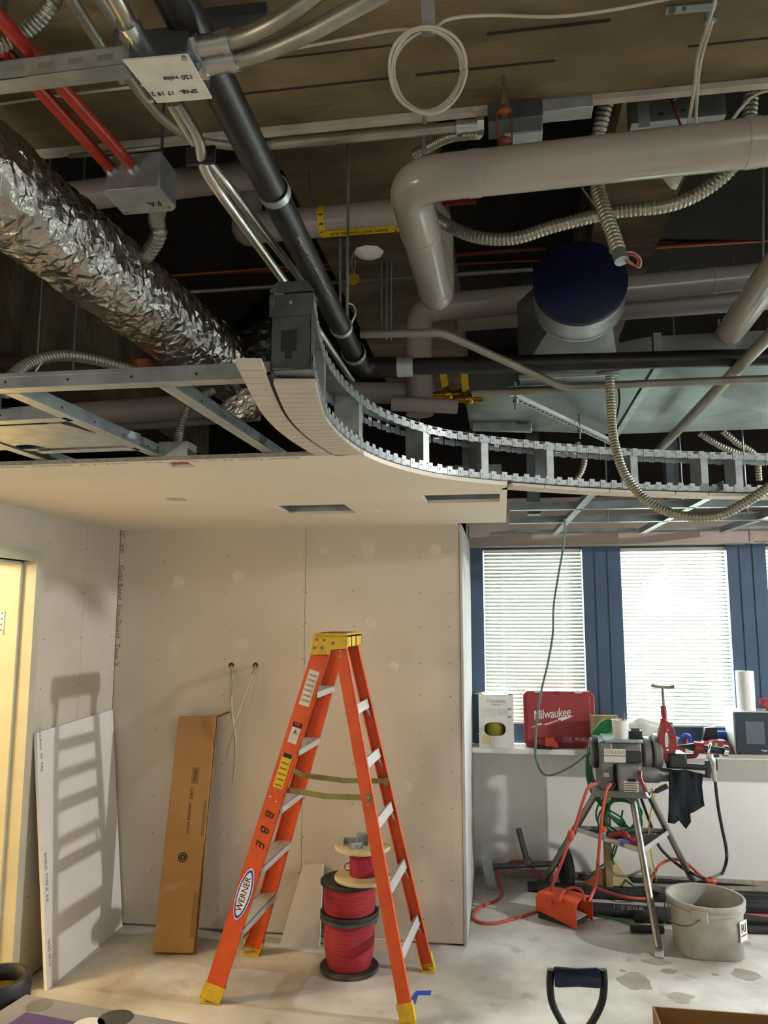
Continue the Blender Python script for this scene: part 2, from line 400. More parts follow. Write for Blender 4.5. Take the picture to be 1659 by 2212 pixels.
# plasterboard ceiling with its cut-outs and curved front edge
curve_pts = [(-.415, 1.64), (-.452, 1.85), (-.472, 2.0), (-.478, 2.16), (-.468, 2.34), (-.440, 2.52), (-.385, 2.69), (-.30, 2.85), (-.20, 2.98), (-.05, 3.10), (.13, 3.22), (.40, 3.37), (.64, 3.47), (.90, 3.56), (1.15, 3.63), (1.4, 3.69), (1.9, 3.76)]
OUT = catmull([(x, y, 0) for x, y in curve_pts], 10)
YF = 2.47
outer = [V((XL-.016, YF, 0)), V((-.447, YF, 0))]+[p.copy() for p in OUT if p.y > YF+.005 and p.x < .018]+[V((.03, OUT[[i for i, p in enumerate(OUT) if p.x < .018][-1]].y+.006, 0)), V((.03, 4.40, 0)), V((XE-.02, 4.41, 0)), V((XE-.02, YB, 0)), V((XL-.016, YB, 0))]
def rect(px):
    return [PZ(x, y, ZC) for x, y in px]
h1 = rect([(583, 1093), (735, 1090), (777, 1108), (632, 1112)]); h2 = rect([(912, 1070), (1078, 1067), (1081, 1085), (921, 1087)])
def axis_rect(h):
    xa = (h[0].x+h[3].x)/2; xb = (h[1].x+h[2].x)/2; ya = (h[0].y+h[1].y)/2; yb = (h[2].y+h[3].y)/2
    return [V((xa, ya, 0)), V((xb, ya, 0)), V((xb, yb, 0)), V((xa, yb, 0))]
H1, H2 = axis_rect(h1), axis_rect(h2)
hc = PZ(380, 1079, ZC); H3 = [V((hc.x+.052*cos(2*pi*k/24), hc.y+.052*sin(2*pi*k/24), 0)) for k in range(24)]
H4 = [V((-1.175, 2.50, 0)), V((-1.08, 2.50, 0)), V((-1.08, 2.60, 0)), V((-1.175, 2.60, 0))]
def plate(loops, z0, z1, name, m):
    bm = bmesh.new()
    for lp in loops:
        vs = [bm.verts.new((p.x, p.y, z0)) for p in lp]
        for i in range(len(vs)): bm.edges.new((vs[i], vs[(i+1) % len(vs)]))
    bmesh.ops.triangle_fill(bm, edges=bm.edges[:], use_beauty=True, use_dissolve=False)
    r = bmesh.ops.extrude_face_region(bm, geom=bm.faces[:]); bmesh.ops.translate(bm, verts=[e for e in r['geom'] if isinstance(e, bmesh.types.BMVert)], vec=(0, 0, z1-z0))
    bmesh.ops.recalc_face_normals(bm, faces=bm.faces); me = bpy.data.meshes.new(name); bm.to_mesh(me); bm.free(); me.materials.append(MATS[m])
    o = bpy.data.objects.new(name, me); COL.objects.link(o); o['_o'] = (0, 0, 0); return o
cb = plate([outer, H1, H2, H3, H4], ZC, ZC+.016, 'ceiling_board', 'drywall_ceiling'); cb['kind'] = 'structure'; cb['label'] = 'plasterboard ceiling with square and round cut-outs'
MB().span((XL-.016, YF-.0008, ZC+.001), (-.45, YF, ZC+.0155)).build('board_edge', 'drywall_edge', cb)
text('GYPSUM  PANEL  5/8   UL   05/18/21   09:10', .03, (-.95, YF+.022, ZC-.0003), (-1, 0, 0), (0, 1, 0), 'faint_ink', cb, depth=.0002)
text('Gold Bond  XP   FIRE-SHIELD   GYPSUM', .03, (-1.55, YF+.022, ZC-.0003), (-1, 0, 0), (0, 1, 0), 'faint_ink', cb, depth=.0002)
sp = PZ(815, 1103, ZC); MB().lathe([(0, -.012), (.004, -.012), (.004, -.004), (.022, -.003), (.024, 0), (0, 0)], sp).build('sprinkler_cap', 'white_plastic', cb)
MB().lathe([(.056, .017), (.056, .12), (0, .12)], (hc.x, hc.y, ZC), (0, 0, 1), 24).build('hole_can', 'deck_dark', cb)  # dark can added above the round hole to keep light out of it
rs_ = random.Random(5)
for ya_ in (150, 78):
    q_ = PZ(1000, ya_, 3.1).y; x_ = -2.2
    while x_ < 2.6:
        l_ = rs_.uniform(.15, .5)
        if rs_.random() < .62: MB().hexa([V((x_, q_+rs_.uniform(-.004, .004), 3.0988)), V((x_+l_, q_+rs_.uniform(-.004, .004), 3.0988)), V((x_+l_, q_+.006, 3.0988)), V((x_, q_+.006, 3.0988)), V((x_, q_, 3.1)), V((x_+l_, q_, 3.1)), V((x_+l_, q_+.006, 3.1)), V((x_, q_+.006, 3.1))]).build('form_seam', 'rust_clevis' if False else 'seam_brown', bpy.data.objects['trim_1'])
        x_ += l_*1.1
# what shows inside the ceiling openings: metal liner frames
for H in (H1, H2):
    a, b = H[0], H[2]; m = MB()
    m.span((a.x-.01, b.y, ZC+.017), (b.x+.01, b.y+.01, ZC+.13)).span((a.x-.01, a.y-.01, ZC+.017), (b.x+.01, a.y, ZC+.13)).span((a.x-.01, a.y, ZC+.017), (a.x, b.y, ZC+.13)).span((b.x, a.y, ZC+.017), (b.x+.01, b.y, ZC+.13))
    m.build('opening_frame', 'galv', cb)

# window wall: low wall, sill, posts, head
ZS, ZH = .885, 2.27
ww = struct('wall_window', MB().span((XE, YW, 0), (7, YW+.12, ZS-.03)).span((XE-.02, YW, ZH), (7, YW+.2, 2.47)).span((-5, YW, 0), (XE-.02, YW+.1, 2.3)).span((5.3, YW, ZS-.03), (7, YW+.12, ZH)), 'wall_paint', 'white low wall below the windows')
for xq in (PY(1180, 1750, YW).x,):
    s_ = MB().span((xq-.016, YW-.001, .05), (xq+.016, YW, ZS-.03)).build('joint_strip', 'drywall_white', ww)
    text('Gold Bond  Fire-Shield  Type X', .022, (xq, YW-.0013, .45), (0, 0, -1), (1, 0, 0), 'faint_ink', ww, depth=.0002)
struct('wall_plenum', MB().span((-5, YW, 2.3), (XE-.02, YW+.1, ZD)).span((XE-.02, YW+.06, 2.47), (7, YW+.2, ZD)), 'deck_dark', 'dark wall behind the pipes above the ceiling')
struct('baseboard_window', MB().span((XE, YW-.012, 0), (7, YW, .06)), 'drywall_edge')
struct('trim_7', MB().span((XE, YW-.19, ZS-.035), (7, YW+.02, ZS)), 'wall_paint', 'white window sill shelf', bevel=.004)
vb = struct('trim_8', MB().span((XE-.02, YW-.16, 2.265), (1.66, YW, 2.47)), 'valance', 'brown valance board above the windows')
struct('trim_9', MB().span((1.675, YW-.16, 2.275), (7, YW, 2.47)), 'valance', 'brown valance board at the far right')
MB().span((1.655, YW-.165, 2.255), (1.68, YW-.155, 2.48)).build('cover_strip', 'pvc_dull', vb)
MB().span((XE, YW-.163, 2.262), (XE+.022, YW-.158, 2.41)).build('cover_strip', 'pvc_dull', vb)
MB().span((XE, YW-.164, 2.262), (1.66, YW-.150, 2.271)).build('lower_lip', 'pvc_dull', vb)
struct('trim_10', MB().span((XE, YW-.02, 2.47), (7, YW+.05, 2.62)), 'valance')
# posts (dark painted)
posts = [(XE, -.134), (.569, .833), (1.545, 1.80), (2.51, 2.77), (3.48, 3.74), (4.45, 4.71), (5.2, 5.3)]
pst = []
for i, (a, b) in enumerate(posts):
    m = MB().span((a, YW+.0, ZS), (b, YW+.14, ZH))
    o = struct('trim_%d' % (11+i), m, 'frame_navy', 'dark navy window post'); pst.append(o)
    if b-a > .2:
        for k in range(1, 3): MB().span((a+(b-a)*k/3-.003, YW-.006, ZS), (a+(b-a)*k/3+.003, YW, ZH)).build('rib', 'frame_navy', o)
def window(n, a, b, tilt, label):
    wr = struct('window_%d' % n, MB().span((a, YW+.05, ZS), (b, YW+.13, 1.02)).span((a, YW+.05, ZH-.02), (b, YW+.13, ZH)), 'frame_navy', label)
    g = MB().span((a, YW+.10, 1.02), (b, YW+.104, ZH-.02)).build('pane', 'window_glass', wr)
    zt, zb = ZH-.045, 1.035; n_s = 46
    MB().span((a+.004, YW+.03, ZH-.043), (b-.004, YW+.058, ZH-.018)).build('headrail', 'blind', wr)
    ln = b-a-.012; m = MB(); pr = []
    for k in range(5):
        t = (k/4-.5); pr.append(V((0, t*.0255, -.0035*(4*t*t)+.0018)))
    P = []
    for x in (-ln/2, ln/2): P += [p+V((x, 0, 0)) for p in pr]
    m.add(P+[p+V((0, 0, -.0007)) for p in P], [(0, 1, 6, 5), (1, 2, 7, 6), (2, 3, 8, 7), (3, 4, 9, 8)]+[(10, 15, 16, 11), (11, 16, 17, 12), (12, 17, 18, 13), (13, 18, 19, 14)]+[(0, 5, 15, 10), (4, 14, 19, 9)])
    sm = meshof(m, 'slat', 'blind', 0); sm.shade_smooth()
    for k in range(n_s):
        z = zb+(zt-zb)*(k+.5)/n_s
        inst(sm, 'slat', wr, Mx.Translation(((a+b)/2, YW+.044, z)) @ Mx.Rotation(rad(tilt), 4, 'X'))
    MB().span((a+.004, YW+.032, zb-.014), (b-.004, YW+.056, zb-.002)).build('bottom_rail', 'blind', wr)
    for u in (.2, .8):
        x = a+(b-a)*u; MB().cyl((x, YW+.028, zb), (x, YW+.028, zt), .0016, 6).build('ladder_cord', 'blind_cord', wr)
    return wr
window(1, -.134, .569, 58, 'window with closed white slatted blind')
window(2, .833, 1.545, 24, 'bright window with open slatted blind behind the threading machine')
window(3, 1.80, 2.51, 24, 'window at the right edge with open slatted blind')
for i, (a, b) in enumerate(((2.77, 3.48), (3.74, 4.45), (4.71, 5.2))):
    struct('window_%d' % (4+i), MB().span((a, YW+.05, ZS), (b, YW+.13, 1.02)), 'frame_navy')
# outside
struct('ground_outside', MB().span((-60, 9, -4.2), (60, 90, -4.0)), 'lawn', 'lawn outside')
for i, (x, y, r, h, lb) in enumerate(((1.5, 26, 3.4, 4.4, 'pale tree outside the bright window, left one'), (7.2, 30, 3.2, 3.6, 'pale tree outside the bright window, right one'))):
    t = thing('tree', lb, 'tree', (x, y, -4), 'trees outside the windows')
    MB().cyl((x, y, -4), (x, y, -1), .25, 8).build('trunk', 'wood_post', t)
    m = MB()
    for k in range(9): m.blob((x+random.uniform(-.6, .6)*r, y+random.uniform(-.4, .4)*r, -1.4+random.uniform(0, .6)*h), (r*.55, r*.5, r*.45), k+i*11, .35, 2.5)
    m.build('crown', 'tree_leaf', t)
# ================================================================== above the ceiling line
def PD(px, py, d): return CP+_ray(px, py)*d
def proj(p):
    v = V(p)-CP; w_ = v.dot(fw); return (IW/2+FPX*v.dot(rt)/w_, IH/2-FPX*v.dot(up)/w_)
DN = V((0, 0, -1))
# ---- crumpled foil duct
def crumple(name, path, r, m, label, cat, amp=.0065, seed=0, step=.016, n=46, fr=9.):
    P = resample(path, step); mb = MB(); d, a, b = basis(P[1]-P[0]); vs = []; fs = []; k_ = len(P); rn = random.Random(seed+3)
    for i, p in enumerate(P):
        t = (P[min(i+1, k_-1)]-P[max(i-1, 0)]).normalized(); a = (a-t*a.dot(t)).normalized(); b = t.cross(a)
        for k in range(n):
            th = 2*pi*(k+rn.uniform(-.42, .42)+.5*(i % 2))/n; q = V((cos(th)*r*fr, sin(th)*r*fr, i*step*fr*.8+seed))
            h = mnoise.noise(q*.9)*1.1+mnoise.noise(q*2.2+V((5, 1, 2)))*.6+rn.uniform(-.5, .5)
            vs.append(p+t*rn.uniform(-.4, .4)*step*(0 < i < k_-1)+(a*cos(th)+b*sin(th))*(r+.006*mnoise.noise(V((i*step*3.3+seed, 0, 4)))+amp*h))
    for i in range(k_-1):
        for k in range(n):
            k2 = (k+1) % n; A_, B_, C_, D_ = i*n+k, i*n+k2, (i+1)*n+k2, (i+1)*n+k
            fs += [(A_, B_, C_), (A_, C_, D_)] if rn.random() < .5 else [(A_, B_, D_), (B_, C_, D_)]
    mb.add(vs, fs); return one(name, mb, m, label, cat, smooth=9)
a_, b_ = PD(0, 408, 1.95), PD(405, 728, 2.78)
crumple('foil_duct', [a_+(a_-b_)*.55, a_, b_, b_+(b_-a_)*.32, b_+(b_-a_)*.36+V((.06, 0, -.03))], .128, 'foil', 'large crumpled silver foil flexible duct', 'duct')
e_ = b_+(b_-a_)*.30
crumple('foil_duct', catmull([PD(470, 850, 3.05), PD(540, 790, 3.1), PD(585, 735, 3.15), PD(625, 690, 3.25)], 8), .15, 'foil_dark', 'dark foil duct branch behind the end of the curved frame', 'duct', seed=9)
crumple('foil_duct', catmull([PD(490, 905, 2.75), PD(535, 872, 2.72), PD(585, 850, 2.7)], 8), .05, 'foil', 'small foil duct stub below the grid runner', 'duct', seed=4)
# ---- strut channel with slots, hung from the beam
zst = 2.845
c0, c1 = PZ(-160, 172, zst), PZ(268, 118, zst)
ax = (c1-c0).normalized(); sd = V((-ax.y, ax.x, 0))
t = thing('strut_channel', 'slotted steel strut channel below the beam at top left', 'channel', c0)
m = MB()
slots = [PZ(x, y, zst) for x, y in ((-85, 165), (-25, 157), (38, 150), (100, 140), (162, 131), (225, 121))]
# face towards camera built around the slots
L_ = (c1-c0).length; ss = [(s_-c0).dot(ax) for s_ in slots]; cur = 0.
fh = .042
def face(u0, u1, z0, z1): m.hexa([c0+ax*u0+V((0, 0, z0)), c0+ax*u1+V((0, 0, z0)), c0+ax*u1+sd*.002+V((0, 0, z0)), c0+ax*u0+sd*.002+V((0, 0, z0)), c0+ax*u0+V((0, 0, z1)), c0+ax*u1+V((0, 0, z1)), c0+ax*u1+sd*.002+V((0, 0, z1)), c0+ax*u0+sd*.002+V((0, 0, z1))])
face(0, L_, -fh/2, -.007); face(0, L_, .007, fh/2)
for s_ in ss+[L_+.02]:
    face(cur, max(cur, min(L_, s_-.017)), -.007, .007); cur = s_+.017
m.build('slotted_face', 'galv_bright', t)
MB().hexa([c0+V((0, 0, fh/2-.002)), c1+V((0, 0, fh/2-.002)), c1+sd*.04+V((0, 0, fh/2-.002)), c0+sd*.04+V((0, 0, fh/2-.002)), c0+V((0, 0, fh/2)), c1+V((0, 0, fh/2)), c1+sd*.04+V((0, 0, fh/2)), c0+sd*.04+V((0, 0, fh/2))]).hexa([c0+V((0, 0, -fh/2)), c1+V((0, 0, -fh/2)), c1+sd*.04+V((0, 0, -fh/2)), c0+sd*.04+V((0, 0, -fh/2)), c0+V((0, 0, -fh/2+.002)), c1+V((0, 0, -fh/2+.002)), c1+sd*.04+V((0, 0, -fh/2+.002)), c0+sd*.04+V((0, 0, -fh/2+.002))]).build('lips', 'galv', t)
for u in (.15, L_-.03): MB().cyl(c0+ax*u+sd*.02+V((0, 0, .02)), V((*(c0+ax*u+sd*.02).xy, 3.1)), .005, 8).build('threaded_rod', 'galv_dark', t)
# ---- red conduits to the FA box
zr = 2.885
for i, ((xa, ya), (xb, yb), lb) in enumerate((((60, 165), (243, 368), 'red painted conduit, the left of the pair entering the FA box'), ((108, 160), (288, 362), 'red painted conduit, the right of the pair entering the FA box'))):
    p, q = PZ(xa, ya, zr), PZ(xb, yb, zr); d = (q-p).normalized()
    t = thing('red_conduit', lb, 'conduit', q, 'red conduits of the FA box')
    MB().cyl(p-d*.45, q-d*.012, .0145, 16).build('pipe', 'red_conduit', t)
    MB().cyl(q-d*.018, q+d*.008, .0175, 12).cyl(q+d*.008, q+d*.02, .0205, 6).cyl(q+d*.02, q+d*.055, .0155, 12).build('connector', 'steel_fitting', t)
# FA junction box
fc = [PZ(243, 408, zr-.065), PZ(323, 402, zr-.065), PZ(372, 455, zr-.065), PZ(282, 468, zr-.065)]
ctr = sum(fc, V())/4; hx, hy = .072, .052
t = thing('junction_box', 'galvanized junction box marked FA at the end of the red conduits', 'junction box', ctr)
MB().span((ctr.x-hx, ctr.y-hy, ctr.z+.002), (ctr.x+hx, ctr.y+hy, ctr.z+.10)).build('body', 'galv', t, bevel=.004)
MB().prism([V((ctr.x-hx-.003, ctr.y-hy-.003, ctr.z-.002)), V((ctr.x+hx+.003, ctr.y-hy-.003, ctr.z-.002)), V((ctr.x+hx+.003, ctr.y+hy-.012, ctr.z-.002)), V((ctr.x+hx-.012, ctr.y+hy+.003, ctr.z-.002)), V((ctr.x-hx-.003, ctr.y+hy+.003, ctr.z-.002))], (0, 0, .004)).build('cover', 'galv_bright', t)
text('FA', .032, (ctr.x+.03, ctr.y+.012, ctr.z-.0027), (-1, 0, 0), (0, 1, 0), 'ink_black', t, 'marking', depth=.0003)
sb = MB()
for sx, sy in ((hx-.01, hy-.022), (-hx+.01, hy-.01)): sb.cyl((ctr.x+sx, ctr.y+sy, ctr.z-.006), (ctr.x+sx, ctr.y+sy, ctr.z-.002), .005, 8)
sb.build('screw', 'steel_fitting', t)
MB().cyl((ctr.x+.05, ctr.y, ctr.z+.1), (ctr.x+.05, ctr.y, 3.1), .004, 8).build('threaded_rod', 'galv_dark', t)
def flex(pts, r, label, m='flex_metal', pitch=None, per=10, group=None, name='flex_conduit', parts=True):
    P = catmull(pts, per); t_ = thing(name, label, 'conduit', P[0], group)
    MB().corr(P, r, pitch or r*.75, .2).build('hose', m, t_)
    return t_, P
flex([ctr+V((.03, .055, .05)), PD(338, 470, 2.25), PD(343, 505, 2.3), PD(325, 540, 2.35), PD(300, 570, 2.4)], .021, 'short flexible conduit leaving the FA box')
flex([PD(-30, 105, 1.5), PD(20, 88, 1.52), PD(70, 55, 1.52), PD(110, 10, 1.5), PD(130, -40, 1.5)], .014, 'flexible conduit crossing the top left corner')
# ---- junction box with the written cover
zj = 2.57
q = [PZ(265, 130, zj), PZ(405, 118, zj), PZ(458, 212, zj), PZ(340, 222, zj)]
jc = sum(q, V())/4
t = thing('junction_box', 'steel junction box with handwritten white cover', 'junction box', jc)
MB().span((jc.x-.046, jc.y-.046, zj+.002), (jc.x+.046, jc.y+.046, zj+.05)).build('body', 'galv_dark', t, bevel=.003)
MB().prism([p+V((0, 0, -.001)) for p in q], (0, 0, .003)).build('cover', 'white_sticker', t)
ex = (q[0]-q[1]).normalized(); ey = (q[0]-q[3]).normalized(); wx = (q[1]-q[0]).length
tx = PZ(395, 205, zj-.0012); text('SP4B-  17 19 21', .0125, PZ(372, 200, zj-.0015), ex, V((0, 1, 0)), 'ink_black', t, 'marking', depth=.0003)
text('120 volts', .0125, PZ(385, 168, zj-.0015), ex, V((0, 1, 0)), 'ink_black', t, 'marking', depth=.0003)
sb = MB()
for px, py in ((325, 216), (398, 124)): c = PZ(px, py, zj-.001); sb.cyl(c+V((0, 0, -.003)), c, .0045, 8)
sb.build('screw', 'steel_fitting', t)
def emt(pts, r, label, fil=.09, m='emt', conn=(), group=None, cat='conduit', n=14, fittings='steel_fitting', name='steel_conduit', k=6):
    P = fillet(pts, fil, k); t_ = thing(name, label, cat, P[0], group)
    MB().tube(P, r, n).build('pipe', m, t_)
    for c in conn:
        i = 0 if c == 0 else -1; p = P[0] if c == 0 else P[-1]; d = ((P[1]-P[0]) if c == 0 else (P[-2]-P[-1])).normalized()
        MB().cyl(p-d*.004, p+d*.012, r*1.55, 6).cyl(p+d*.012, p+d*.05, r*1.22, 14).cyl(p+d*.05, p+d*.062, r*1.4, 14).build('connector', fittings, t_)
    return t_
ze = 2.60
emt([PZ(415, 103, ze), PZ(520, 85, ze), PZ(620, 35, ze), PZ(740, -55, ze+.02)], .0125, 'bright steel conduit bending up from the written box, upper one', .3, conn=(0,), group='conduits of the written box')
emt([PZ(432, 143, ze-.01), PZ(560, 120, ze-.01), PZ(680, 65, ze-.01), PZ(880, -45, ze)], .0125, 'bright steel conduit bending right from the written box, lower one', .3, conn=(0,), group='conduits of the written box')
emt([PZ(318, 112, 2.60), PZ(285, 62, 2.60), PZ(230, -40, 2.60)], .0125, 'steel conduit running toward the camera from the written box', .1, conn=(0,), group='conduits of the written box')
for (xa, ya), (xb, yb), lb in (((205, 78), (140, -25), 'thin conduit at the top left, left of two'), ((258, 60), (200, -30), 'thin conduit at the top left, right of two')):
    emt([PZ(xb, yb, 2.93), PZ(xa, ya, 2.93), PZ(xa+60, ya+95, 2.93)], .012, lb, m='emt_dull', group='thin conduits at the top left')
# conduits leaving the box away from the camera
zq = 2.63
emt([PZ(385, 222, zq+.03), PZ(432, 300, zq), PZ(437, 360, zq-.03), PZ(470, 410, zq-.05), PZ(660, 672, zq-.05), PZ(760, 822, zq-.06)], .0105, 'bright conduit running back from the written box, left of the pair', .12, group='conduit pair running back')
emt([PZ(368, 222, zq+.04), PZ(415, 300, zq+.02), PZ(445, 345, zq-.01), PZ(490, 398, zq-.02), PZ(600, 540, zq+.04), PZ(690, 655, zq+.12)], .0098, 'bright conduit running back from the written box, right of the pair', .12, group='conduit pair running back')
p = PZ(432, 336, zq-.015); tag(MB().span(p+V((-.026, -.004, -.018)), p+V((.03, .004, .016))).build('cable_tie', 'black_rubber', origin=p), 'black tie around the conduit pair', 'cable tie')
emt([PZ(240, 110, 2.93), PZ(290, 185, 2.93), PZ(350, 260, 2.93), PZ(420, 305, 2.93), PZ(520, 318, 2.94), PZ(640, 310, 2.95)], .011, 'pale conduit curving behind the conduit pair', .25, m='emt_dull')
emt([PZ(590, 312, 2.93), PZ(1042, 271, 2.93)], .0135, 'horizontal steel conduit under the beam', conn=(1,), m='emt')
emt([PZ(150, 338, 3.0), PZ(345, 318, 3.0)], .006, 'thin rail beneath the beam at left', m='emt_dull')
# ---- black sprinkler pipe: run towards the window, elbow, run to the right
zb_ = 2.64
p0 = V((-.437, .55, zb_))
t = thing('sprinkler_pipe', 'black steel pipe running overhead towards the curved frame', 'pipe', p0)
MB().tube([p0, V((-.475, 2.45, zb_))], .031, 20).build('pipe', 'black_pipe', t)
MB().tube(fillet([V((-.475, 2.43, zb_)), V((-.478, 2.595, zb_)), V((-.35, 2.60, zb_))], .09, 8), .037, 18).build('elbow', 'black_pipe', t)
MB().lathe([(.038, -.012), (.04, -.012), (.04, .012), (.038, .012)], (-.475, 2.435, zb_), (0, 1, 0), 20).build('coupling', 'galv', t)
pc = PZ(583, 402, zb_); MB().lathe([(.0315, -.011), (.034, -.011), (.034, .011), (.0315, .011)], (-.452, pc.y+.02, zb_), (0, 1, 0), 20).build('clamp_band', 'galv_bright', t)
text('SCH 40  A53  FIRE SPRINKLER', .026, V((-.462, 1.75, zb_))+V((.019, 0, -.0255)), (0, 1, 0), V((-.5, 0, -.7)).cross(V((0, 1, 0))), 'faint_ink', t, depth=.002)
t = thing('pipe_hanger', 'steel loop hanger on the black overhead pipe', 'hanger', (-.469, 2.2, zb_))
MB().lathe([(.0315, -.01), (.0345, -.01), (.0345, .01), (.0315, .01)], (-.469, 2.2, zb_), (0, 1, 0), 20).build('loop', 'galv_bright', t)
MB().tube(catmull([(-.437, 2.2, zb_+.01), (-.425, 2.2, zb_+.04), (-.43, 2.2, zb_+.065), (-.45, 2.2, zb_+.075)], 6), .003, 8).build('clip', 'galv_bright', t)
MB().cyl((-.45, 2.2, zb_+.03), (-.45, 2.2, 3.6), .005, 8).build('threaded_rod', 'galv', t)
t = thing('sprinkler_pipe', 'black steel pipe running to the right in front of the ducts', 'pipe', (-.34, 2.55, zb_))
MB().cyl((-.35, 2.60, zb_), (2.2, 2.78, zb_), .030, 20).build('pipe', 'black_pipe', t)
MB().cyl((-.355, 2.60, zb_), (-.295, 2.604, zb_), .036, 20).build('coupling', 'galv_bright', t)
# ---- white insulated pipes
def elbowpipe(pts, r, fil, m, label, name='insulated_pipe', n=24, group=None, seams=()):
    P = fillet(pts, fil, 10); t_ = thing(name, label, 'pipe', P[0], group); MB().tube(P, r, n).build('jacket', m, t_)
    for a, b, u in seams:
        a, b = V(a), V(b); d = (b-a).normalized(); c = a+(b-a)*u; MB().lathe([(r, -.0012), (r+.0016, -.001), (r+.0016, .03), (r, .0305)], c, d, n).build('joint_sleeve', m, t_)
    return t_
zw = 2.855
A = V((-.215, 1.80, zw)); B = V((.75, 1.775, zw+.01)); Cq = V((-.20, 2.56, zw))
t = elbowpipe([B+(B-A)*.3, A, Cq, Cq+V((0, .0, .34)), Cq+V((-.7, 0.02, .34))], .056, .085, 'pvc', 'large white insulated pipe with a bend hanging at the centre', seams=((A, B, .16), (A, B, .83), (A, Cq, .33), (A, Cq, .84)))
hp = Cq+V((0, 0, .34))
for px in (698, 862):
    x = PY(px, 510, hp.y).x; MB().lathe([(.0562, -.012), (.0572, -.012), (.0572, .012), (.0562, .012)], (x, hp.y+.01, hp.z), (1, 0, 0), 24).build('flow_band', 'yellow_label', t)
    for k in range(3):
        an = rad(-95+k*32); c = V((x, hp.y+.01, hp.z))+V((0, cos(an)*-.0675, sin(an)*.0675)) if False else V((x, hp.y+.01+.0578*sin(rad(-20-k*32)), hp.z-.0578*cos(rad(-20-k*32))))
        nrm = V((0, c.y-hp.y-.01, c.z-hp.z)).normalized(); yv = nrm.cross(V((1, 0, 0)))
        MB().prism([c+V((-.008, 0, 0))+yv*.002, c+V((.001, 0, 0))+yv*.002, c+V((.001, 0, 0))+yv*.006, c+V((.009, 0, 0)), c+V((.001, 0, 0))-yv*.006, c+V((.001, 0, 0))-yv*.002, c+V((-.008, 0, 0))-yv*.002], nrm*.0006).build('arrow', 'ink_black', t)
lab = V((PY(775, 540, hp.y).x, hp.y+.01, hp.z)); an = rad(10); nb = V((0, -sin(an), -cos(an)))
yv = nb.cross(V((1, 0, 0)))
MB().prism([lab+nb*.0568+V((-.13, 0, 0))-yv*.016, lab+nb*.0568+V((.13, 0, 0))-yv*.016, lab+nb*.0568+V((.13, 0, 0))+yv*.016, lab+nb*.0568+V((-.13, 0, 0))+yv*.016], nb*.002).build('pipe_marker', 'yellow_label', t)
text('DOM. HOT WATER SUP', .02, lab+nb*.0592, (-1, 0, 0), -yv if (nb.dot(V((-1, 0, 0)).cross(-yv)) > 0) else yv, 'ink_black', t, depth=.0003)
# pipe that rises at the left end of the marked pipe and the long run behind
hl = hp+V((-.70, .02, 0))
elbowpipe([hl+V((.02, .02, 0)), hl+V((-.02, .02, 0)), hl+V((-.02, .02, .30)), hl+V((.35, .02, .30))], .055, .07, 'pvc_dull', 'white pipe rising at the left of the marked hot water pipe')
elbowpipe([PD(60, 437, 2.75), PD(560, 375, 2.75)], .052, .1, 'pvc_dull', 'long white pipe running behind the foil duct')
# pair of pipes at the right behind the blue-capped collar
pa, pb = PD(905, 668, 3.55), PD(1690, 592, 3.55)
t = elbowpipe([pb, pa, pa+V((0, .01, -.50))], .062, .10, 'pvc', 'white pipe running right to left then turning down', seams=((pa, pb, .12), (pa, pb, .8)))
pa2, pb2 = PD(985, 690, 3.75), PD(1690, 640, 3.75)
elbowpipe([pb2, pa2], .060, .1, 'pvc_dull', 'second white pipe just behind and below the turning one')
# low tee and valves
tl, tr = PD(735, 848, 3.55), PD(938, 850, 3.55)
elbowpipe([tl+(tl-tr)*.2, tr], .050, .1, 'pvc', 'short white pipe end with a yellow-handled valve')
tl2, tr2 = PD(845, 872, 3.42), PD(988, 878, 3.42)
elbowpipe([tl2, tr2], .034, .1, 'pvc', 'smaller white pipe end beside the valves')
for (hx_, hy_), (bx_, by_), lb, dd in (((957, 805), (968, 852), 'brass valve with yellow handle, left one', 3.5), ((1003, 800), (1012, 862), 'brass valve with yellow handle, right one', 3.42)):
    b0 = PD(bx_, by_, dd); t = thing('ball_valve', lb, 'valve', b0, 'valves on the white pipes')
    MB().cyl(b0+V((-.07, 0, 0)), b0+V((.055, .0, 0)), .017, 12).blob(b0, (.027, .027, .027), 3, .02).cyl(b0+V((.05, 0, 0)), b0+V((.065, 0, 0)), .024, 6).build('body', 'brass', t)
    MB().cyl(b0, b0+V((0, 0, .04)), .008, 8).build('stem', 'brass', t)
    hb = PD(hx_, hy_, dd); MB().bar(b0+V((-.012, 0, .035)), hb+V((0, 0, 0)), .032, .004, (0, 1, 0)).build('handle', 'yellow_handle', t)
p = PD(1012, 862, 3.42); one('wire_loop', MB().ring(p+V((.03, 0, -.045)), .018, .0015, (0.2, 1, 0), 20, 6), 'brass', 'thin wire ring hanging from the right valve', 'wire')
# diagonal white pipe and dark conduit at lower right
d0, d1 = PZ(1690, 560, 2.86), PZ(1565, 735, 2.86)
elbowpipe([d0+(d0-d1)*.4, d1+(d1-d0)*.05], .052, .1, 'pvc', 'white pipe running away at the right edge')
emt([PZ(1720, 665, 2.60), PZ(1440, 955, 2.60), PZ(1425, 970, 2.6)], .02, 'grey steel pipe running diagonally away at the right', m='emt_dull', fil=.01)
# ---- conduits right of the black pipe
emt([PZ(778, 722, 2.66), PZ(955, 718, 2.66), PZ(1215, 836, 2.56), PZ(1720, 816, 2.56)], .0135, 'dull conduit with two bends in front of the big duct', .10, m='emt_dull')
emt([PZ(1020, 849, 2.58), PZ(1225, 840, 2.58)], .0145, 'straight dull conduit meeting the bent one', m='emt_dull')
one('strut_channel', MB().bar(PZ(395, 52, 2.72), PZ(582, 34, 2.72), .035, .02), 'machine_dark', 'dark strut channel above the bright conduits', 'channel')
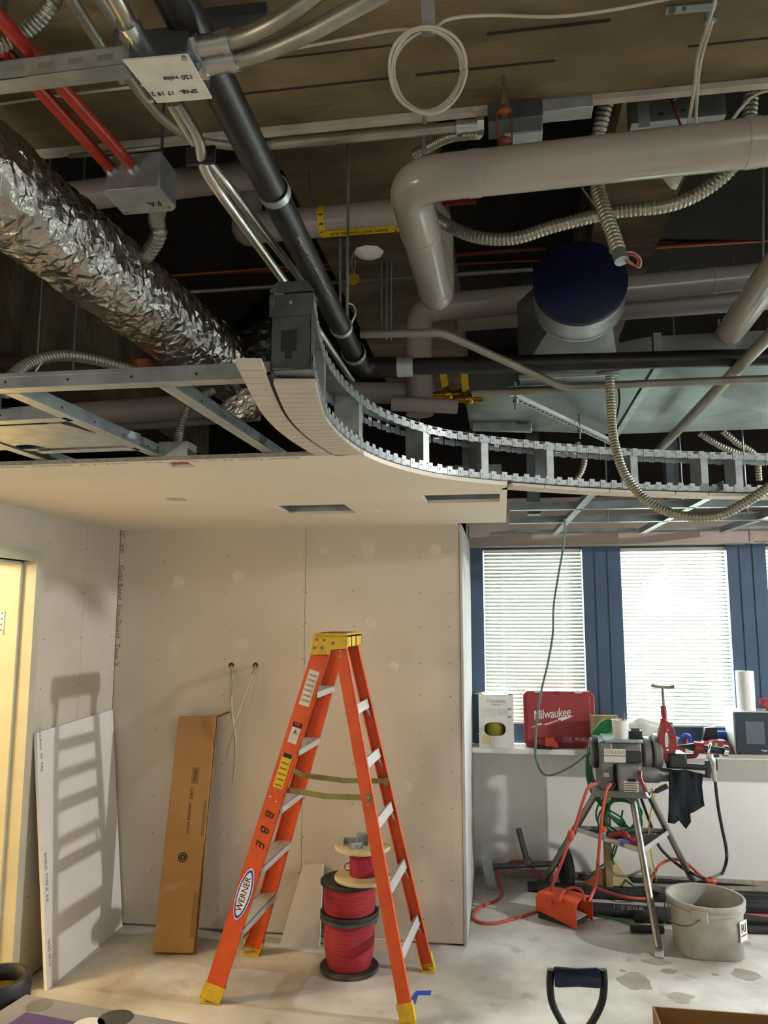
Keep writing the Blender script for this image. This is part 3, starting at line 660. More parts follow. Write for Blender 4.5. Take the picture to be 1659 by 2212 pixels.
# ---- blue-capped collar on its boot
cc = PD(1253, 608, 2.82); R_ = .169
t = thing('duct_collar', 'round duct collar sealed with blue film on a square boot', 'duct collar', cc)
axd = V((.05, 1, -.12)).normalized()
MB().lathe([(0, .0), (R_-.004, -.001), (R_+.001, .002), (R_+.001, .022)], cc, axd, 40).build('blue_film', 'blue_film', t)
MB().lathe([(R_-.002, .01), (R_, .012), (R_, .13), (R_+.004, .13), (R_+.004, .14), (R_, .14)], cc, axd, 40).build('collar', 'galv_bright', t)
ce = cc+axd*.14; dd_, a1, b1 = basis(axd); rect_c = cc+V((-.02, .36, -.075)); m = MB(); n = 40; vs = []
for k in range(n):
    th = 2*pi*k/n; vs.append(ce+(a1*cos(th)+b1*sin(th))*R_)
for k in range(n):
    th = 2*pi*k/n; cx, cz = cos(th), sin(th); f_ = 1/max(abs(cx), abs(cz)); vs.append(rect_c+a1*cx*f_*.2+V((0, 0, 1))*cz*f_*.16)
m.add(vs, [(k, (k+1) % n, n+(k+1) % n, n+k) for k in range(n)]).build('square_boot', 'duct_metal', t, smooth=20)
m = MB().box(rect_c+V((0, .10, 0)), (.385, .2, .325)); m.build('neck', 'duct_metal', t)
MB().box(rect_c+V((0, .0, -.165)), (.40, .012, .018)).box(rect_c+V((0, .12, -.175)), (.42, .014, .02)).build('drive_cleat', 'galv_bright', t)
# ---- big rectangular duct
zdk = 2.735; YD0, YD1 = 3.02, 4.16
t = thing('rectangular_duct', 'large galvanized rectangular duct above the curved frame', 'duct', (1.2, 3.6, zdk))
xa, xb = .62, 2.6
def brk(x0, x1, y0, y1, z, dip):
    c = V(((x0+x1)/2, (y0+y1)/2, z-dip)); P = [V((x0, y0, z)), V((x1, y0, z)), V((x1, y1, z)), V((x0, y1, z))]
    return P+[c], [(0, 1, 4), (1, 2, 4), (2, 3, 4), (3, 0, 4)]
for i, (x0, x1) in enumerate(((xa, 1.62), (1.62, xb))):
    v_, f_ = brk(x0, x1, YD0, YD1, zdk, .035); m = MB().add(v_, f_); T_ = [V((x0, YD0, zdk+.12)), V((x1, YD0, zdk+.12)), V((x1, YD1, zdk+.12)), V((x0, YD1, zdk+.12))]
    m.add([V((x0, YD0, zdk)), V((x1, YD0, zdk)), V((x1, YD1, zdk)), V((x0, YD1, zdk))]+T_, [(0, 1, 5, 4), (1, 2, 6, 5), (2, 3, 7, 6), (3, 0, 4, 7), (4, 5, 6, 7)]); m.build('section', 'duct_metal', t, smooth=3)
    MB().span((x0-.015, YD0-.012, zdk-.012), (x0+.015, YD1+.012, zdk+.13)).build('flange', 'galv', t)
# tapered transition at its left end
P = [V((xa-.02, YD0, zdk)), V((xa-.02, YD1, zdk)), V((xa-.02, YD1, zdk+.12)), V((xa-.02, YD0, zdk+.12))]; Q = [V((-.15, 3.35, zdk+.02)), V((-.15, YD1-.15, zdk+.02)), V((-.15, YD1-.15, zdk+.12)), V((-.15, 3.35, zdk+.12))]
MB().add(P+Q, [(0, 1, 5, 4), (1, 2, 6, 5), (2, 3, 7, 6), (3, 0, 4, 7), (4, 5, 6, 7)]).build('transition', 'duct_metal', t, smooth=3)
bx = PD(1085, 912, 3.95)
MB().box(bx, (.30, .02, .10), Mx.Rotation(rad(4), 3, 'Y')).build('access_door', 'galv_bright', t, bevel=.004)
MB().box(bx+V((.10, -.015, -.01)), (.06, .02, .012)).build('latch', 'galv_dark', t)
# slotted angle
sa, sb_ = PZ(1108, 858, 2.66), PZ(1322, 958, 2.66)
t = thing('slotted_angle', 'slotted steel angle below the big duct', 'angle', sa)
d_ = (sb_-sa).normalized(); s_ = V((-d_.y, d_.x, 0)); MB().bar(sa, sb_, .036, .003, (0, 0, 1)).bar(sa+s_*.018+V((0, 0, .018)), sb_+s_*.018+V((0, 0, .018)), .003, .036).build('profile', 'galv_bright', t)
m = MB(); L_ = (sb_-sa).length
for k in range(int(L_/.04)):
    c = sa+d_*(.03+k*.04); m.bar(c-d_*.009+V((0, 0, -.0025)), c+d_*.009+V((0, 0, -.0025)), .008, .002)
m.build('slots', 'ink_black', t)['kind'] = 'stuff'
for u in (.02, .62): c = sa+d_*u*L_/1.0; MB().cyl(c+V((0, 0, -.05)), c+V((0, 0, .07)), .005, 8).cyl(c+V((0, 0, -.02)), c+V((0, 0, -.004)), .011, 6).build('threaded_rod', 'galv', t)
# ---- flexible conduits
def cable_end(p, d, r, t_): MB().cyl(p-d*.02, p+d*.012, r*1.5, 12).build('connector', 'steel_fitting', t_)
flex([PD(925, 455, 2.5), PD(965, 485, 2.4), PD(1030, 512, 2.3), PD(1110, 515, 2.25), PD(1200, 488, 2.2), PD(1330, 458, 2.15), PD(1440, 445, 2.1), PD(1520, 412, 2.08), PD(1580, 362, 2.06), PD(1610, 300, 2.06)], .0165, 'long sagging flexible conduit below the large white pipe')
t, P = flex([PD(1325, 175, 2.1), PD(1300, 260, 2.12), PD(1288, 330, 2.14), PD(1290, 400, 2.12), PD(1305, 455, 2.08), PD(1322, 500, 2.05), PD(1337, 545, 2.02)], .0175, 'flexible conduit hanging in front of the blue collar with a loose wire end')
MB().cyl(P[-1], P[-1]+(P[-1]-P[-2]).normalized()*.03, .019, 12).cyl(PD(1318, 543, 2.03), PD(1340, 536, 2.03), .008, 8).build('connector', 'galv', t)
for k, mm in enumerate(('cable_white', 'copper', 'cord_orange')):
    MB().tube(catmull([PD(1343, 548+k*2, 2.01), PD(1366, 545+k*3, 2.0), PD(1384-k*3, 560, 2.0), PD(1380-k*3, 578-k*2, 2.0), PD(1350, 558+k*3, 2.01)], 8), .0022, 6).build('loose_wire', mm, t)
tag(MB().bar(PD(1288, 455, 2.09), PD(1312, 445, 2.09), .012, .012).build('cable_tie', 'black_rubber', origin=PD(1300, 450, 2.09)), 'black tie where two flexible conduits cross', 'cable tie')
one('wire', MB().tube(catmull([PD(1255, 402, 2.3), PD(1275, 430, 2.2), PD(1298, 458, 2.12)], 6), .003, 6), 'cable_white', 'pale loose wire beside the crossing conduits', 'wire')
flex([PD(1612, 140, 2.15), PD(1622, 200, 2.15), PD(1618, 262, 2.15), PD(1605, 320, 2.15)], .0175, 'short flexible conduit dropping at the top right')
flex([PD(895, 335, 2.4), PD(930, 315, 2.35), PD(975, 295, 2.25), PD(1035, 288, 2.15)], .014, 'short flexible conduit behind the ring of cable')
flex([PD(12, 850, 2.2), PD(30, 810, 2.3), PD(75, 780, 2.4), PD(140, 768, 2.5), PD(210, 778, 2.6), PD(290, 800, 2.7)], .0165, 'flexible conduit arching above the grid at left')
b0 = PD(308, 800, 2.72); one('cable_fitting', MB().cyl(b0+V((-.05, 0, .02)), b0+V((.03, 0, 0)), .03, 14).cyl(b0+V((.0, 0, .03)), b0+V((.01, 0, -.06)), .036, 14), 'rust_clevis', 'dark brown elbow fitting ending the arching conduit', 'fitting')
flex([PD(1317, 812, 2.6), PD(1320, 880, 2.6), PD(1326, 950, 2.58), PD(1350, 1025, 2.55), PD(1400, 1083, 2.5), PD(1470, 1113, 2.45), PD(1550, 1113, 2.4), PD(1620, 1080, 2.35), PD(1690, 1030, 2.3)], .0135, 'flexible conduit hanging in a long loop across the curved frame')
one('wire', MB().tube(catmull([PD(1335, 830, 2.75), PD(1338, 870, 2.75), PD(1328, 915, 2.75), PD(1318, 920, 2.75)], 8), .004, 6), 'black_rubber', 'thin black wire beside the hanging loop conduit', 'wire')
for i, (pts, lb) in enumerate((([(1245, 955), (1262, 985), (1255, 1020), (1230, 1050)], 'flexible conduit behind the curved frame, left one'), ([(1510, 935), (1560, 965), (1620, 985), (1690, 990)], 'flexible conduit behind the curved frame, middle one'), ([(1560, 930), (1590, 955), (1632, 985), (1640, 1040)], 'flexible conduit behind the curved frame, right one'))):
    flex([PD(x, y, 4.4) for x, y in pts], .016, lb, pitch=.016)
# ---- hanging ring of cable, cables and straps
rc = PD(923, 152, 1.62); t = thing('cable_coil', 'ring of pale cable tied up below the beam', 'cable', rc)
for k in range(4):
    vd = (rc-CP).normalized(); d1_, a1, b1 = basis(vd); R_ = .081-.0032*k
    MB().tube([rc+vd*.006*k+(a1*cos(2*pi*j/40)*(R_+.002*sin(j*.5+k*2))+b1*sin(2*pi*j/40)*(R_+.003*cos(j*.35+k)))+V((0, 0, -.004*(k % 2))) for j in range(41)], .0033, 8, cap=False).build('turn', 'cable_white', t)
def cable(pts, r, label, m='cable_white', name='cable', per=8): return one(name, MB().tube(catmull(pts, per), r, 8), m, label, 'cable')
cable([PD(938, 60, 1.62), PD(975, 40, 1.62), PZ(1060, 33, 3.08), PZ(1200, 36, 3.08), PZ(1330, 20, 3.08), PZ(1480, -10, 3.08)], .0036, 'pale cable running right from the ring under the beam')
cable([PZ(640, 104, 3.085), PZ(760, 82, 3.085), PZ(850, 65, 3.08), PD(905, 64, 1.63)], .0036, 'pale cable running left from the ring under the beam')
cable([PZ(-20, 228, 3.085), PZ(120, 208, 3.085), PZ(270, 190, 3.085), PZ(340, 180, 3.085)], .0034, 'pale cable crossing behind the red conduits')
cable([PZ(1548, -10, 3.05), PZ(1532, 45, 3.05), PZ(1508, 120, 3.06), PD(1500, 190, 1.8), PD(1484, 285, 1.86)], .0042, 'pale cable dropping from the bracket at top right, left strand')
cable([PZ(1540, 42, 3.05), PZ(1514, 130, 3.06), PD(1506, 200, 1.82), PD(1502, 285, 1.86)], .0042, 'pale cable dropping from the bracket at top right, right strand')
cable([PD(1680, 190, 2.0), PD(1630, 205, 2.0), PD(1600, 235, 1.98), PD(1580, 262, 1.96)], .0045, 'pale cable at the right end of the large white pipe')
t = thing('strap', 'steel strap holding the ring of cable', 'strap', PD(925, 40, 1.6))
MB().bar(PD(921, -60, 1.6), PD(927, 72, 1.6), .002, .028, rt).build('plate', 'galv_bright', t)
MB().bar(PD(912, 68, 1.60), PD(940, 66, 1.60), .02, .01).build('hook', 'galv', t)
t = thing('strap', 'flat steel bracket on the beam at top right', 'bracket', PZ(1490, 22, 3.09))
MB().bar(PZ(1438, 24, 3.093), PZ(1548, 14, 3.093), .022, .002).build('plate', 'galv_bright', t); MB().cyl(PZ(1452, 22, 3.092), PZ(1452, 22, 3.087), .008, 10).cyl(PZ(1478, 20, 3.092), PZ(1478, 20, 3.088), .004, 8).build('bolt', 'galv_dark', t)
MB().bar(PZ(1522, 40, 3.06), PZ(1548, 36, 3.06), .014, .02, up).build('clip', 'galv', t)
# ---- boxes and fittings under the beam on the right
def ebox(c, sx, sy, sz, m, label, knock=(), name='electrical_box', R=None):
    t_ = thing(name, label, 'electrical box', c); R = R or Mx.Rotation(rad(0), 3, 'Z'); MB().box(c, (sx, sy, sz), R).build('body', m, t_, bevel=.002)
    for u, v_ in knock:
        MB().lathe([(0, .0008), (.011, .0008), (.0115, 0), (.0095, 0), (.0095, .0003)], V(c)+R @ V((u*sx, -sy/2, v_*sz)), (0, -1, 0), 18).build('knockout', m, t_)
    return t_
ebox(PD(1112, 258, 2.02), .14, .08, .05, 'galv_dark', 'dark steel box beside the orange hanger', ((.2, .0),))
ebox(PD(1130, 292, 2.06), .10, .06, .035, 'galv_bright', 'bright steel box just above the large white pipe', ((.25, .1),))
ebox(PD(1222, 233, 2.02), .135, .05, .042, 'galv_bright', 'bright steel box with two knockouts under the beam', ((-.22, .1), (.22, .15)))
t = ebox(PD(1458, 232, 2.15), .25, .06, .115, 'galv', 'wide galvanized fixture box with a wire hanging out')
c = PD(1447, 205, 2.10); MB().lathe([(.012, 0), (.02, .004), (.022, 0)], c, (0, -1, 0), 18).build('bushing', 'galv_dark', t); MB().tube(catmull([c, PD(1455, 232, 2.06), PD(1470, 270, 2.02), PD(1476, 290, 2.0)], 6), .0035, 6).build('wire', 'red_paint', t)
MB().box(PD(1475, 238, 2.105), (.012, .004, .006)).box(PD(1428, 247, 2.105), (.014, .004, .007)).build('slot', 'ink_black', t); MB().box(PD(1390, 240, 2.11), (.03, .004, .10)).build('side_plate', 'galv_bright', t); MB().box(PD(1545, 215, 2.11), (.03, .004, .10)).build('side_plate', 'galv_bright', t)
one('plastic_clip', MB().prism([PD(1435, 372, 2.2), PD(1482, 366, 2.2), PD(1466, 398, 2.2), PD(1455, 396, 2.2)], V((0, .03, 0))), 'white_plastic', 'small white plastic clip below the large white pipe', 'clip')
# hanger with orange clevis
hc_ = PD(1090, 272, 1.9); t = thing('clevis_hanger', 'rusty orange clevis hanger on the large white pipe', 'hanger', hc_)
MB().cyl(hc_+V((0, 0, .025)), V((hc_.x, hc_.y, 3.1)), .006, 10).cyl(hc_+V((0, 0, .05)), hc_+V((0, 0, .07)), .012, 6).build('threaded_rod', 'chrome', t)
for s_ in (-1, 1): MB().bar(hc_+V((s_*.017, 0, .035)), hc_+V((s_*.017, 0, -.04)), .004, .014, (0, 1, 0)).build('side_bar', 'rust_clevis', t)
MB().blob(hc_+V((0, 0, .038)), (.02, .014, .014), 2, .1).build('yoke', 'rust_clevis', t); MB().blob(hc_+V((0, 0, -.043)), (.02, .014, .014), 5, .1).build('nut', 'rust_clevis', t)
# rods
for i, (px, ya, yb, d, lb) in enumerate(((672, 375, 492, 2.85, 'threaded rod above the marked pipe, left one'), (735, 545, 655, 2.9, 'threaded rod below the marked pipe'), (824, 555, 730, 3.6, 'hanger rod behind the centre, left of three'), (835, 560, 735, 3.6, 'hanger rod behind the centre, middle of three'), (845, 565, 735, 3.6, 'hanger rod behind the centre, right of three'), (916, 250, 335, 1.95, 'short bright rod under the ring of cable'), (76, 640, 850, 2.6, 'hanger wire at the left above the grid runner'), (158, 690, 800, 3.2, 'hanger rod at the left below the foil duct'), (1648, 330, 560, 3.0, 'hanger rod at the right edge'), (1552, 690, 760, 3.6, 'hanger rod left of the diagonal white pipe'))):
    b_r = PD(px, yb, d); one('hanger_rod', MB().cyl(b_r, V((b_r.x, b_r.y, ZD)) if i in (6, 7) else PD(px-(2 if px < 700 else 0), ya-(30 if i == 1 else 0), d), .0055 if i != 6 else .003, 8), 'galv', lb, 'rod')
p = PD(68, 835, 2.35); one('tie_wire', MB().tube(catmull([p+V((-.01, 0, -.03)), p+V((.008, -.01, -.05)), p+V((.005, 0, 0)), p+V((-.004, .004, .03)), p+V((.02, 0, .06)), p+V((.03, 0, .075))], 6), .0025, 6), 'galv', 'twisted tie wire on the grid runner', 'wire')
# copper lines and thin conduits far back
emt([PD(-60, 628, 3.9), PD(1180, 535, 3.9)], .011, 'upper copper line far back', m='copper', name='copper_pipe', cat='pipe', group='copper lines')
emt([PD(-60, 612, 4.3), PD(1180, 560, 4.3)], .011, 'lower copper line far back', m='copper', name='copper_pipe', cat='pipe', group='copper lines')
emt([PD(1230, 545, 4.2), PD(1700, 515, 4.2)], .014, 'copper line at the right far back', m='copper', name='copper_pipe', cat='pipe', group='copper lines')
emt([PD(390, 632, 3.7), PD(1150, 582, 3.7)], .010, 'thin grey conduit far back', m='emt_dull')
elbowpipe([PD(60, 905, 3.3), PD(560, 868, 3.3)], .055, .1, 'pvc_dull', 'grey-white pipe seen through the bare grid')
elbowpipe([PD(60, 930, 3.5), PD(560, 893, 3.5)], .035, .1, 'pvc_dull', 'thinner grey-white pipe seen through the bare grid')
# brass tag on wire, small dome
tg = PD(764, 603, 2.7); t = thing('brass_tag', 'round brass tag hanging from the marked pipe', 'tag', tg)
MB().lathe([(0, -.001), (.022, -.001), (.022, .001), (0, .001)], tg, (0.1, 1, 0), 24).build('disc', 'tag_brass', t)
MB().tube(catmull([tg+V((0, 0, .02)), tg+V((-.008, 0, .06)), tg+V((0, 0, .10)), tg+V((.006, 0, .05)), tg+V((0, 0, .02))], 6), .0012, 6).build('wire', 'galv_bright', t)
dm = PD(797, 545, 2.75); one('dome_cover', MB().lathe([(0, -.02), (.03, -.016), (.05, -.006), (.055, 0), (0, .003)], dm, (0, 0, 1), 8), 'white_plastic', 'white faceted cover under the marked pipe', 'cover')
one('red_sign', MB().box(PD(985, 430, 3.3), (.17, .02, .05)), 'red_case', 'dim red block behind the large white pipe', 'sign')
# ================================================================== curved bulkhead frame
ZB0, ZT = 2.317, 2.500
arc = [0.]
for a, b in zip(OUT, OUT[1:]): arc.append(arc[-1]+(b-a).length)
def on(s):
    s = max(0, min(arc[-1]-1e-6, s)); i = max(k for k in range(len(arc)-1) if arc[k] <= s); t = (s-arc[i])/(arc[i+1]-arc[i])
    p = OUT[i].lerp(OUT[i+1], t); d = (OUT[min(i+2, len(OUT)-1)]-OUT[max(i-1, 0)]).normalized(); return p, d, V((-d.y, d.x, 0))     # point, tangent, left normal
cf = thing('curved_bulkhead_frame', 'curved steel stud frame with flexible tracks above the ceiling edge', 'frame', (OUT[0].x, OUT[0].y, ZB0))
DEP = .092
segm = meshof(MB().box((0, 0, -.003), (.053, .0012, .020)).box((-.014, -.0014, .001), (.025, .0014, .034)).box((.022, -.0008, -.003), (.004, .0012, .026)).lathe([(.0042, 0), (.003, .0022), (0, .003)], (-.014, -.002, 0), (0, -1, 0), 8), 'track_segment', 'galv_bright')
stp = .054; n_seg = int((arc[-1]-.02)/stp)
for k in range(n_seg):
    p, d, nl = on(.03+k*stp)
    for z in (ZB0+.018, ZT-.018):
        fr = frame(p+V((0, 0, z)), d, (0, 0, 1)); Rm = Mx.Identity(4)
        for i in range(3): Rm[i][0] = d[i]; Rm[i][1] = nl[i]; Rm[i][2] = (0, 0, 1)[i]; Rm[i][3] = (p+V((0, 0, z+.0015*(k % 2))))[i]
        inst(segm, 'track_segment', cf, Rm)
for z in (ZB0+.002, ZT-.002):                                     # track webs and inner flanges
    m = MB(); P = [on(arc[-1]*j/90) for j in range(91)]; vs = []; fs = []
    for p, d, nl in P: vs += [p+V((0, 0, z)), p+nl*DEP+V((0, 0, z)), p+nl*DEP+V((0, 0, z+.0015)), p+V((0, 0, z+.0015))]
    for j in range(90):
        for q_ in range(4): fs.append((j*4+q_, j*4+(q_+1) % 4, j*4+4+(q_+1) % 4, j*4+4+q_))
    m.add(vs, fs+[(0, 1, 2, 3), (363, 362, 361, 360)]).build('track_web', 'galv', cf)
for k in range(n_seg):
    p, d, nl = on(.03+k*stp)
    for z in (ZT-.020,):
        Rm = Mx.Identity(4); c = p+nl*DEP+V((0, 0, z-.0015*(k % 2)))
        for i in range(3): Rm[i][0] = -d[i]; Rm[i][1] = -nl[i]; Rm[i][2] = (0, 0, 1)[i]; Rm[i][3] = c[i]
        inst(segm, 'inner_track_segment', cf, Rm)
# studs
def s_at(px):
    best = min(range(0, 400), key=lambda k: abs(proj(on(arc[-1]*k/400)[0]+V((0, 0, 2.4)))[0]-px)+(1000 if arc[-1]*k/400 < .8 else 0)); return arc[-1]*best/400
def stud(s, wd=.034):
    p, d, nl = on(s); m = MB(); z0, z1 = ZB0+.004, ZT-.004
    def pl(u0, u1, v0, v1): m.hexa([p+d*u+nl*v+V((0, 0, z)) for z in (z0, z1) for u, v in ((u0, v0), (u1, v0), (u1, v1), (u0, v1))])
    pl(-wd/2, wd/2, .0015, .0035); pl(-wd/2, wd/2, DEP-.0035, DEP-.0015); pl(-wd/2, -wd/2+.002, .0015, DEP-.0015)
    pl(wd/2-.001, wd/2+.001, .0015, .008); pl(wd/2-.001, wd/2+.001, DEP-.008, DEP-.0015)
    return m
for px in (707, 779, 921, 1047, 1188, 1372, 1522, 1597):
    o = stud(s_at(px) if px > 750 else .38).build('stud', 'galv_bright', cf)
# end stud facing the room
x0, x1, y0 = -.512, -.418, 1.632
m = MB().span((x0, y0, ZB0), (x1, y0+.0015, ZT)).span((x0, y0, ZB0), (x0+.0015, y0+.04, ZT)).span((x1-.0015, y0, ZB0), (x1, y0+.04, ZT)); es = m.build('end_stud', 'galv_dark', cf)
MB().span((-.488, y0-.001, 2.362), (-.452, y0, 2.412)).span((-.478, y0-.001, 2.344), (-.462, y0, 2.362)).build('knockout', 'ink_black', es)
m = MB().prism([(x0-.004, y0-.004, 2.445), (x1+.004, y0-.004, 2.445), (x1+.006, y0-.004, 2.505), (x1-.012, y0-.004, 2.528), (x0+.012, y0-.004, 2.528), (x0-.004, y0-.004, 2.508)], (0, .003, 0)); m.span((x0-.004, y0-.004, 2.498), (x1+.004, y0+.05, 2.501)); tp = m.build('end_cap', 'galv_dark', cf)
MB().cyl((-.465, y0-.007, 2.475), (-.465, y0-.004, 2.475), .005, 8).build('screw', 'steel_fitting', tp)
# kerfed plasterboard strips bent along the underside
def kerf(s0, s1, v0, v1, z, step, name):
    s = s0
    while s < s1:
        e = min(s+step-.0042, s1); pts = []
        for ss_, v_ in ((s, v0), (e, v0), (e, v1), (s, v1)):
            if ss_ < 0: p, d, nl = on(0); p = p+d*ss_
            else: p, d, nl = on(ss_)
            pts.append(p+nl*v_+V((0, 0, z)))
        MB().prism(pts, (0, 0, .013)).build(name, 'drywall', cf); s += step
s_end = [arc[i] for i, p in enumerate(OUT) if p.y > YF-.004][0]
kerf(.05, s_end, -.004, DEP+.002, ZC, .040, 'board_strip')
kerf(-.085, s_end, DEP+.012, DEP+.068, ZC+.002, .048, 'board_strip')
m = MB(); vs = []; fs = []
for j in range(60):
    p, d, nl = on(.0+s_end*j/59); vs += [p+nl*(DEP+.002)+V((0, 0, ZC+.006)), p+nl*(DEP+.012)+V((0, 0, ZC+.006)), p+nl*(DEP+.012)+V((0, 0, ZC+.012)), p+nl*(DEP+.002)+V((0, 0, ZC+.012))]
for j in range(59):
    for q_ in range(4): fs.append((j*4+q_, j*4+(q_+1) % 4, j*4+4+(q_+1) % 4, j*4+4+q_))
m.add(vs, fs).build('gap_shade_strip', 'ink_black', cf)  # black strip stands in for the shade in the gap between the boards
s_r = [arc[i] for i, p in enumerate(OUT) if p.x > .036][0]
kerf(s_r, arc[-1], -.004, DEP, ZC, .16, 'board_strip')
# ================================================================== drywall grid
def tee(a, b, label, fw_=.038, h=.04, group=None, holes=True):
    a, b = V(a), V(b); d, sd_, u = basis(b-a); t_ = thing('grid_tee', label, 'grid tee', a, group)
    MB().bar(a+u*.001, b+u*.001, fw_, .0018).build('flange', 'galv_bright', t_)
    MB().bar(a+u*h/2, b+u*h/2, .002, h).bar(a+u*h, b+u*h, .007, .009).build('web', 'galv', t_)
    if holes:
        m = MB(); L = (b-a).length; n_ = int(L/.055)
        for k in range(n_):
            c = a+d*(.03+k*.055)+u*h*.45; m.bar(c-sd_*.0016-u*.006, c-sd_*.0016+u*.006, .003, .001, sd_)
            if k % 3 == 0: m.cyl(c+d*.015+u*.005-sd_*.002, c+d*.015+u*.005+sd_*.002, .0035, 8)
        m.build('slots', 'ink_black', t_)['kind'] = 'stuff'
    return t_
zg = ZC+.018
tee((-1.75, 1.675, zg), (-.512, 1.70, zg), 'main grid runner crossing the bare ceiling at left')
tee((-1.80, 1.985, zg), (-1.20, 1.965, zg), 'short main runner at the left edge of the bare grid')
tee((-1.21, 1.71, zg), (-1.165, 2.9, zg), 'grid cross tee running back at left, longer one', group='cross tees of the bare grid')
tee((-.80, 1.71, zg), (-.765, 2.9, zg), 'grid cross tee running back beside the curved strips', group='cross tees of the bare grid')
tee((-1.62, 2.1, zg), (-1.60, 2.9, zg), 'grid cross tee by the round-holed plate', group='cross tees of the bare grid')
tee((-1.55, 2.36, zg), (-1.19, 2.36, zg), 'short tee behind the round-holed plate', group='cross tees of the bare grid')
# far grid beyond the curved frame
tee((.05, 4.05, zg), (2.4, 4.14, zg), 'grid runner beyond the curved frame, nearer one', holes=False)
tee((.05, 4.62, zg), (2.4, 4.70, zg), 'grid runner beyond the curved frame, farther one', holes=False)
one('wall_angle', MB().span((.05, 5.41, ZC+.05), (2.6, 5.44, ZC+.07)), 'galv', 'galvanized wall angle in front of the valance', 'angle')
for i, (xa, xb) in enumerate(((.42, .36), (.98, .93), (1.52, 1.45))):
    tee((xa, 3.55 if i else 3.48, zg), (xb, 5.40, zg), ('cross tee beyond the curved frame, left one', 'cross tee beyond the curved frame, middle one', 'cross tee beyond the curved frame, right one')[i], group='cross tees beyond the curved frame', holes=False)
for i, (x, y) in enumerate(((.62, 4.6), (1.02, 4.5), (1.33, 4.4))):
    one('hanger_rod', MB().cyl((x, y, zg), (x, y, 3.8), .005, 8), 'galv', ('rod behind the curved frame, left one', 'rod behind the curved frame, middle one', 'rod behind the curved frame, right one')[i], 'rod')
for i, (px, d) in enumerate(((760, 3.5), (890, 3.9), (1012, 4.2), (1150, 4.3), (1450, 4.4))):
    p = PD(px, 960, d); one('steel_stud', MB().span((p.x-.035, p.y, ZC+.03), (p.x+.035, p.y+.09, ZD if i == 3 else 2.78)), 'galv_dark', ('dark steel stud behind the curved frame, leftmost', 'dark steel stud behind the curved frame, second from left', 'dark steel stud behind the curved frame, third from left', 'dark steel stud behind the curved frame, fourth from left', 'dark steel stud behind the curved frame, rightmost')[i], 'stud', 'studs behind the curved frame')
# recessed light plate with round hole
t = thing('light_plate', 'galvanized light mounting plate with a round hole in the bare grid', 'plate', (-1.50, 2.17, zg+.02))
pc_ = PZ(68, 968, zg+.006); HP = [V((pc_.x+.05*cos(2*pi*k/24), pc_.y+.05*sin(2*pi*k/24), 0)) for k in range(24)]
po = plate([[V((-1.80, 2.03, 0)), V((-1.27, 2.03, 0)), V((-1.17, 2.33, 0)), V((-1.80, 2.33, 0))], HP], zg+.006, zg+.008, 'plate', 'galv_bright'); po.parent = t; po.location = -V(t['_o'])
MB().hexa([V((-1.28, 2.03, zg+.008)), V((-1.27, 2.03, zg+.008)), V((-1.17, 2.33, zg+.008)), V((-1.18, 2.33, zg+.008)), V((-1.28, 2.03, zg+.045)), V((-1.27, 2.03, zg+.045)), V((-1.17, 2.33, zg+.045)), V((-1.18, 2.33, zg+.045))]).build('upstand', 'galv', t)
MB().lathe([(.052, .008), (.052, .09), (0, .09)], (pc_.x, pc_.y, zg), (0, 0, 1), 24).build('hole_can', 'galv_dark', t)
c = PZ(20, 898, zg+.05); tl_ = ebox(V((c.x, 1.92, zg+.07)), .13, .05, .075, 'galv', 'steel box above the short runner at the left edge')
# device box at the board edge with red inside
t = ebox((-1.128, 2.53, ZC+.045), .11, .085, .055, 'galv_bright', 'small steel ceiling box with two knockouts at the board edge', ((-.15, .05), (.22, .05)))
MB().span((-1.165, 2.505, ZC+.012), (-1.09, 2.595, ZC+.0165)).build('red_interior', 'red_case', t)
flex([V((-1.13, 2.53, ZC+.075)), V((-1.12, 2.54, ZC+.15)), V((-1.10, 2.58, ZC+.24)), V((-1.05, 2.65, ZC+.30))], .0135, 'short flexible conduit rising from the small ceiling box')
flex([V((-1.19, 2.53, ZC+.06)), V((-1.27, 2.48, ZC+.10)), V((-1.42, 2.40, ZC+.15))], .009, 'thin dark flexible conduit left of the small ceiling box', m='black_rubber', pitch=.009)
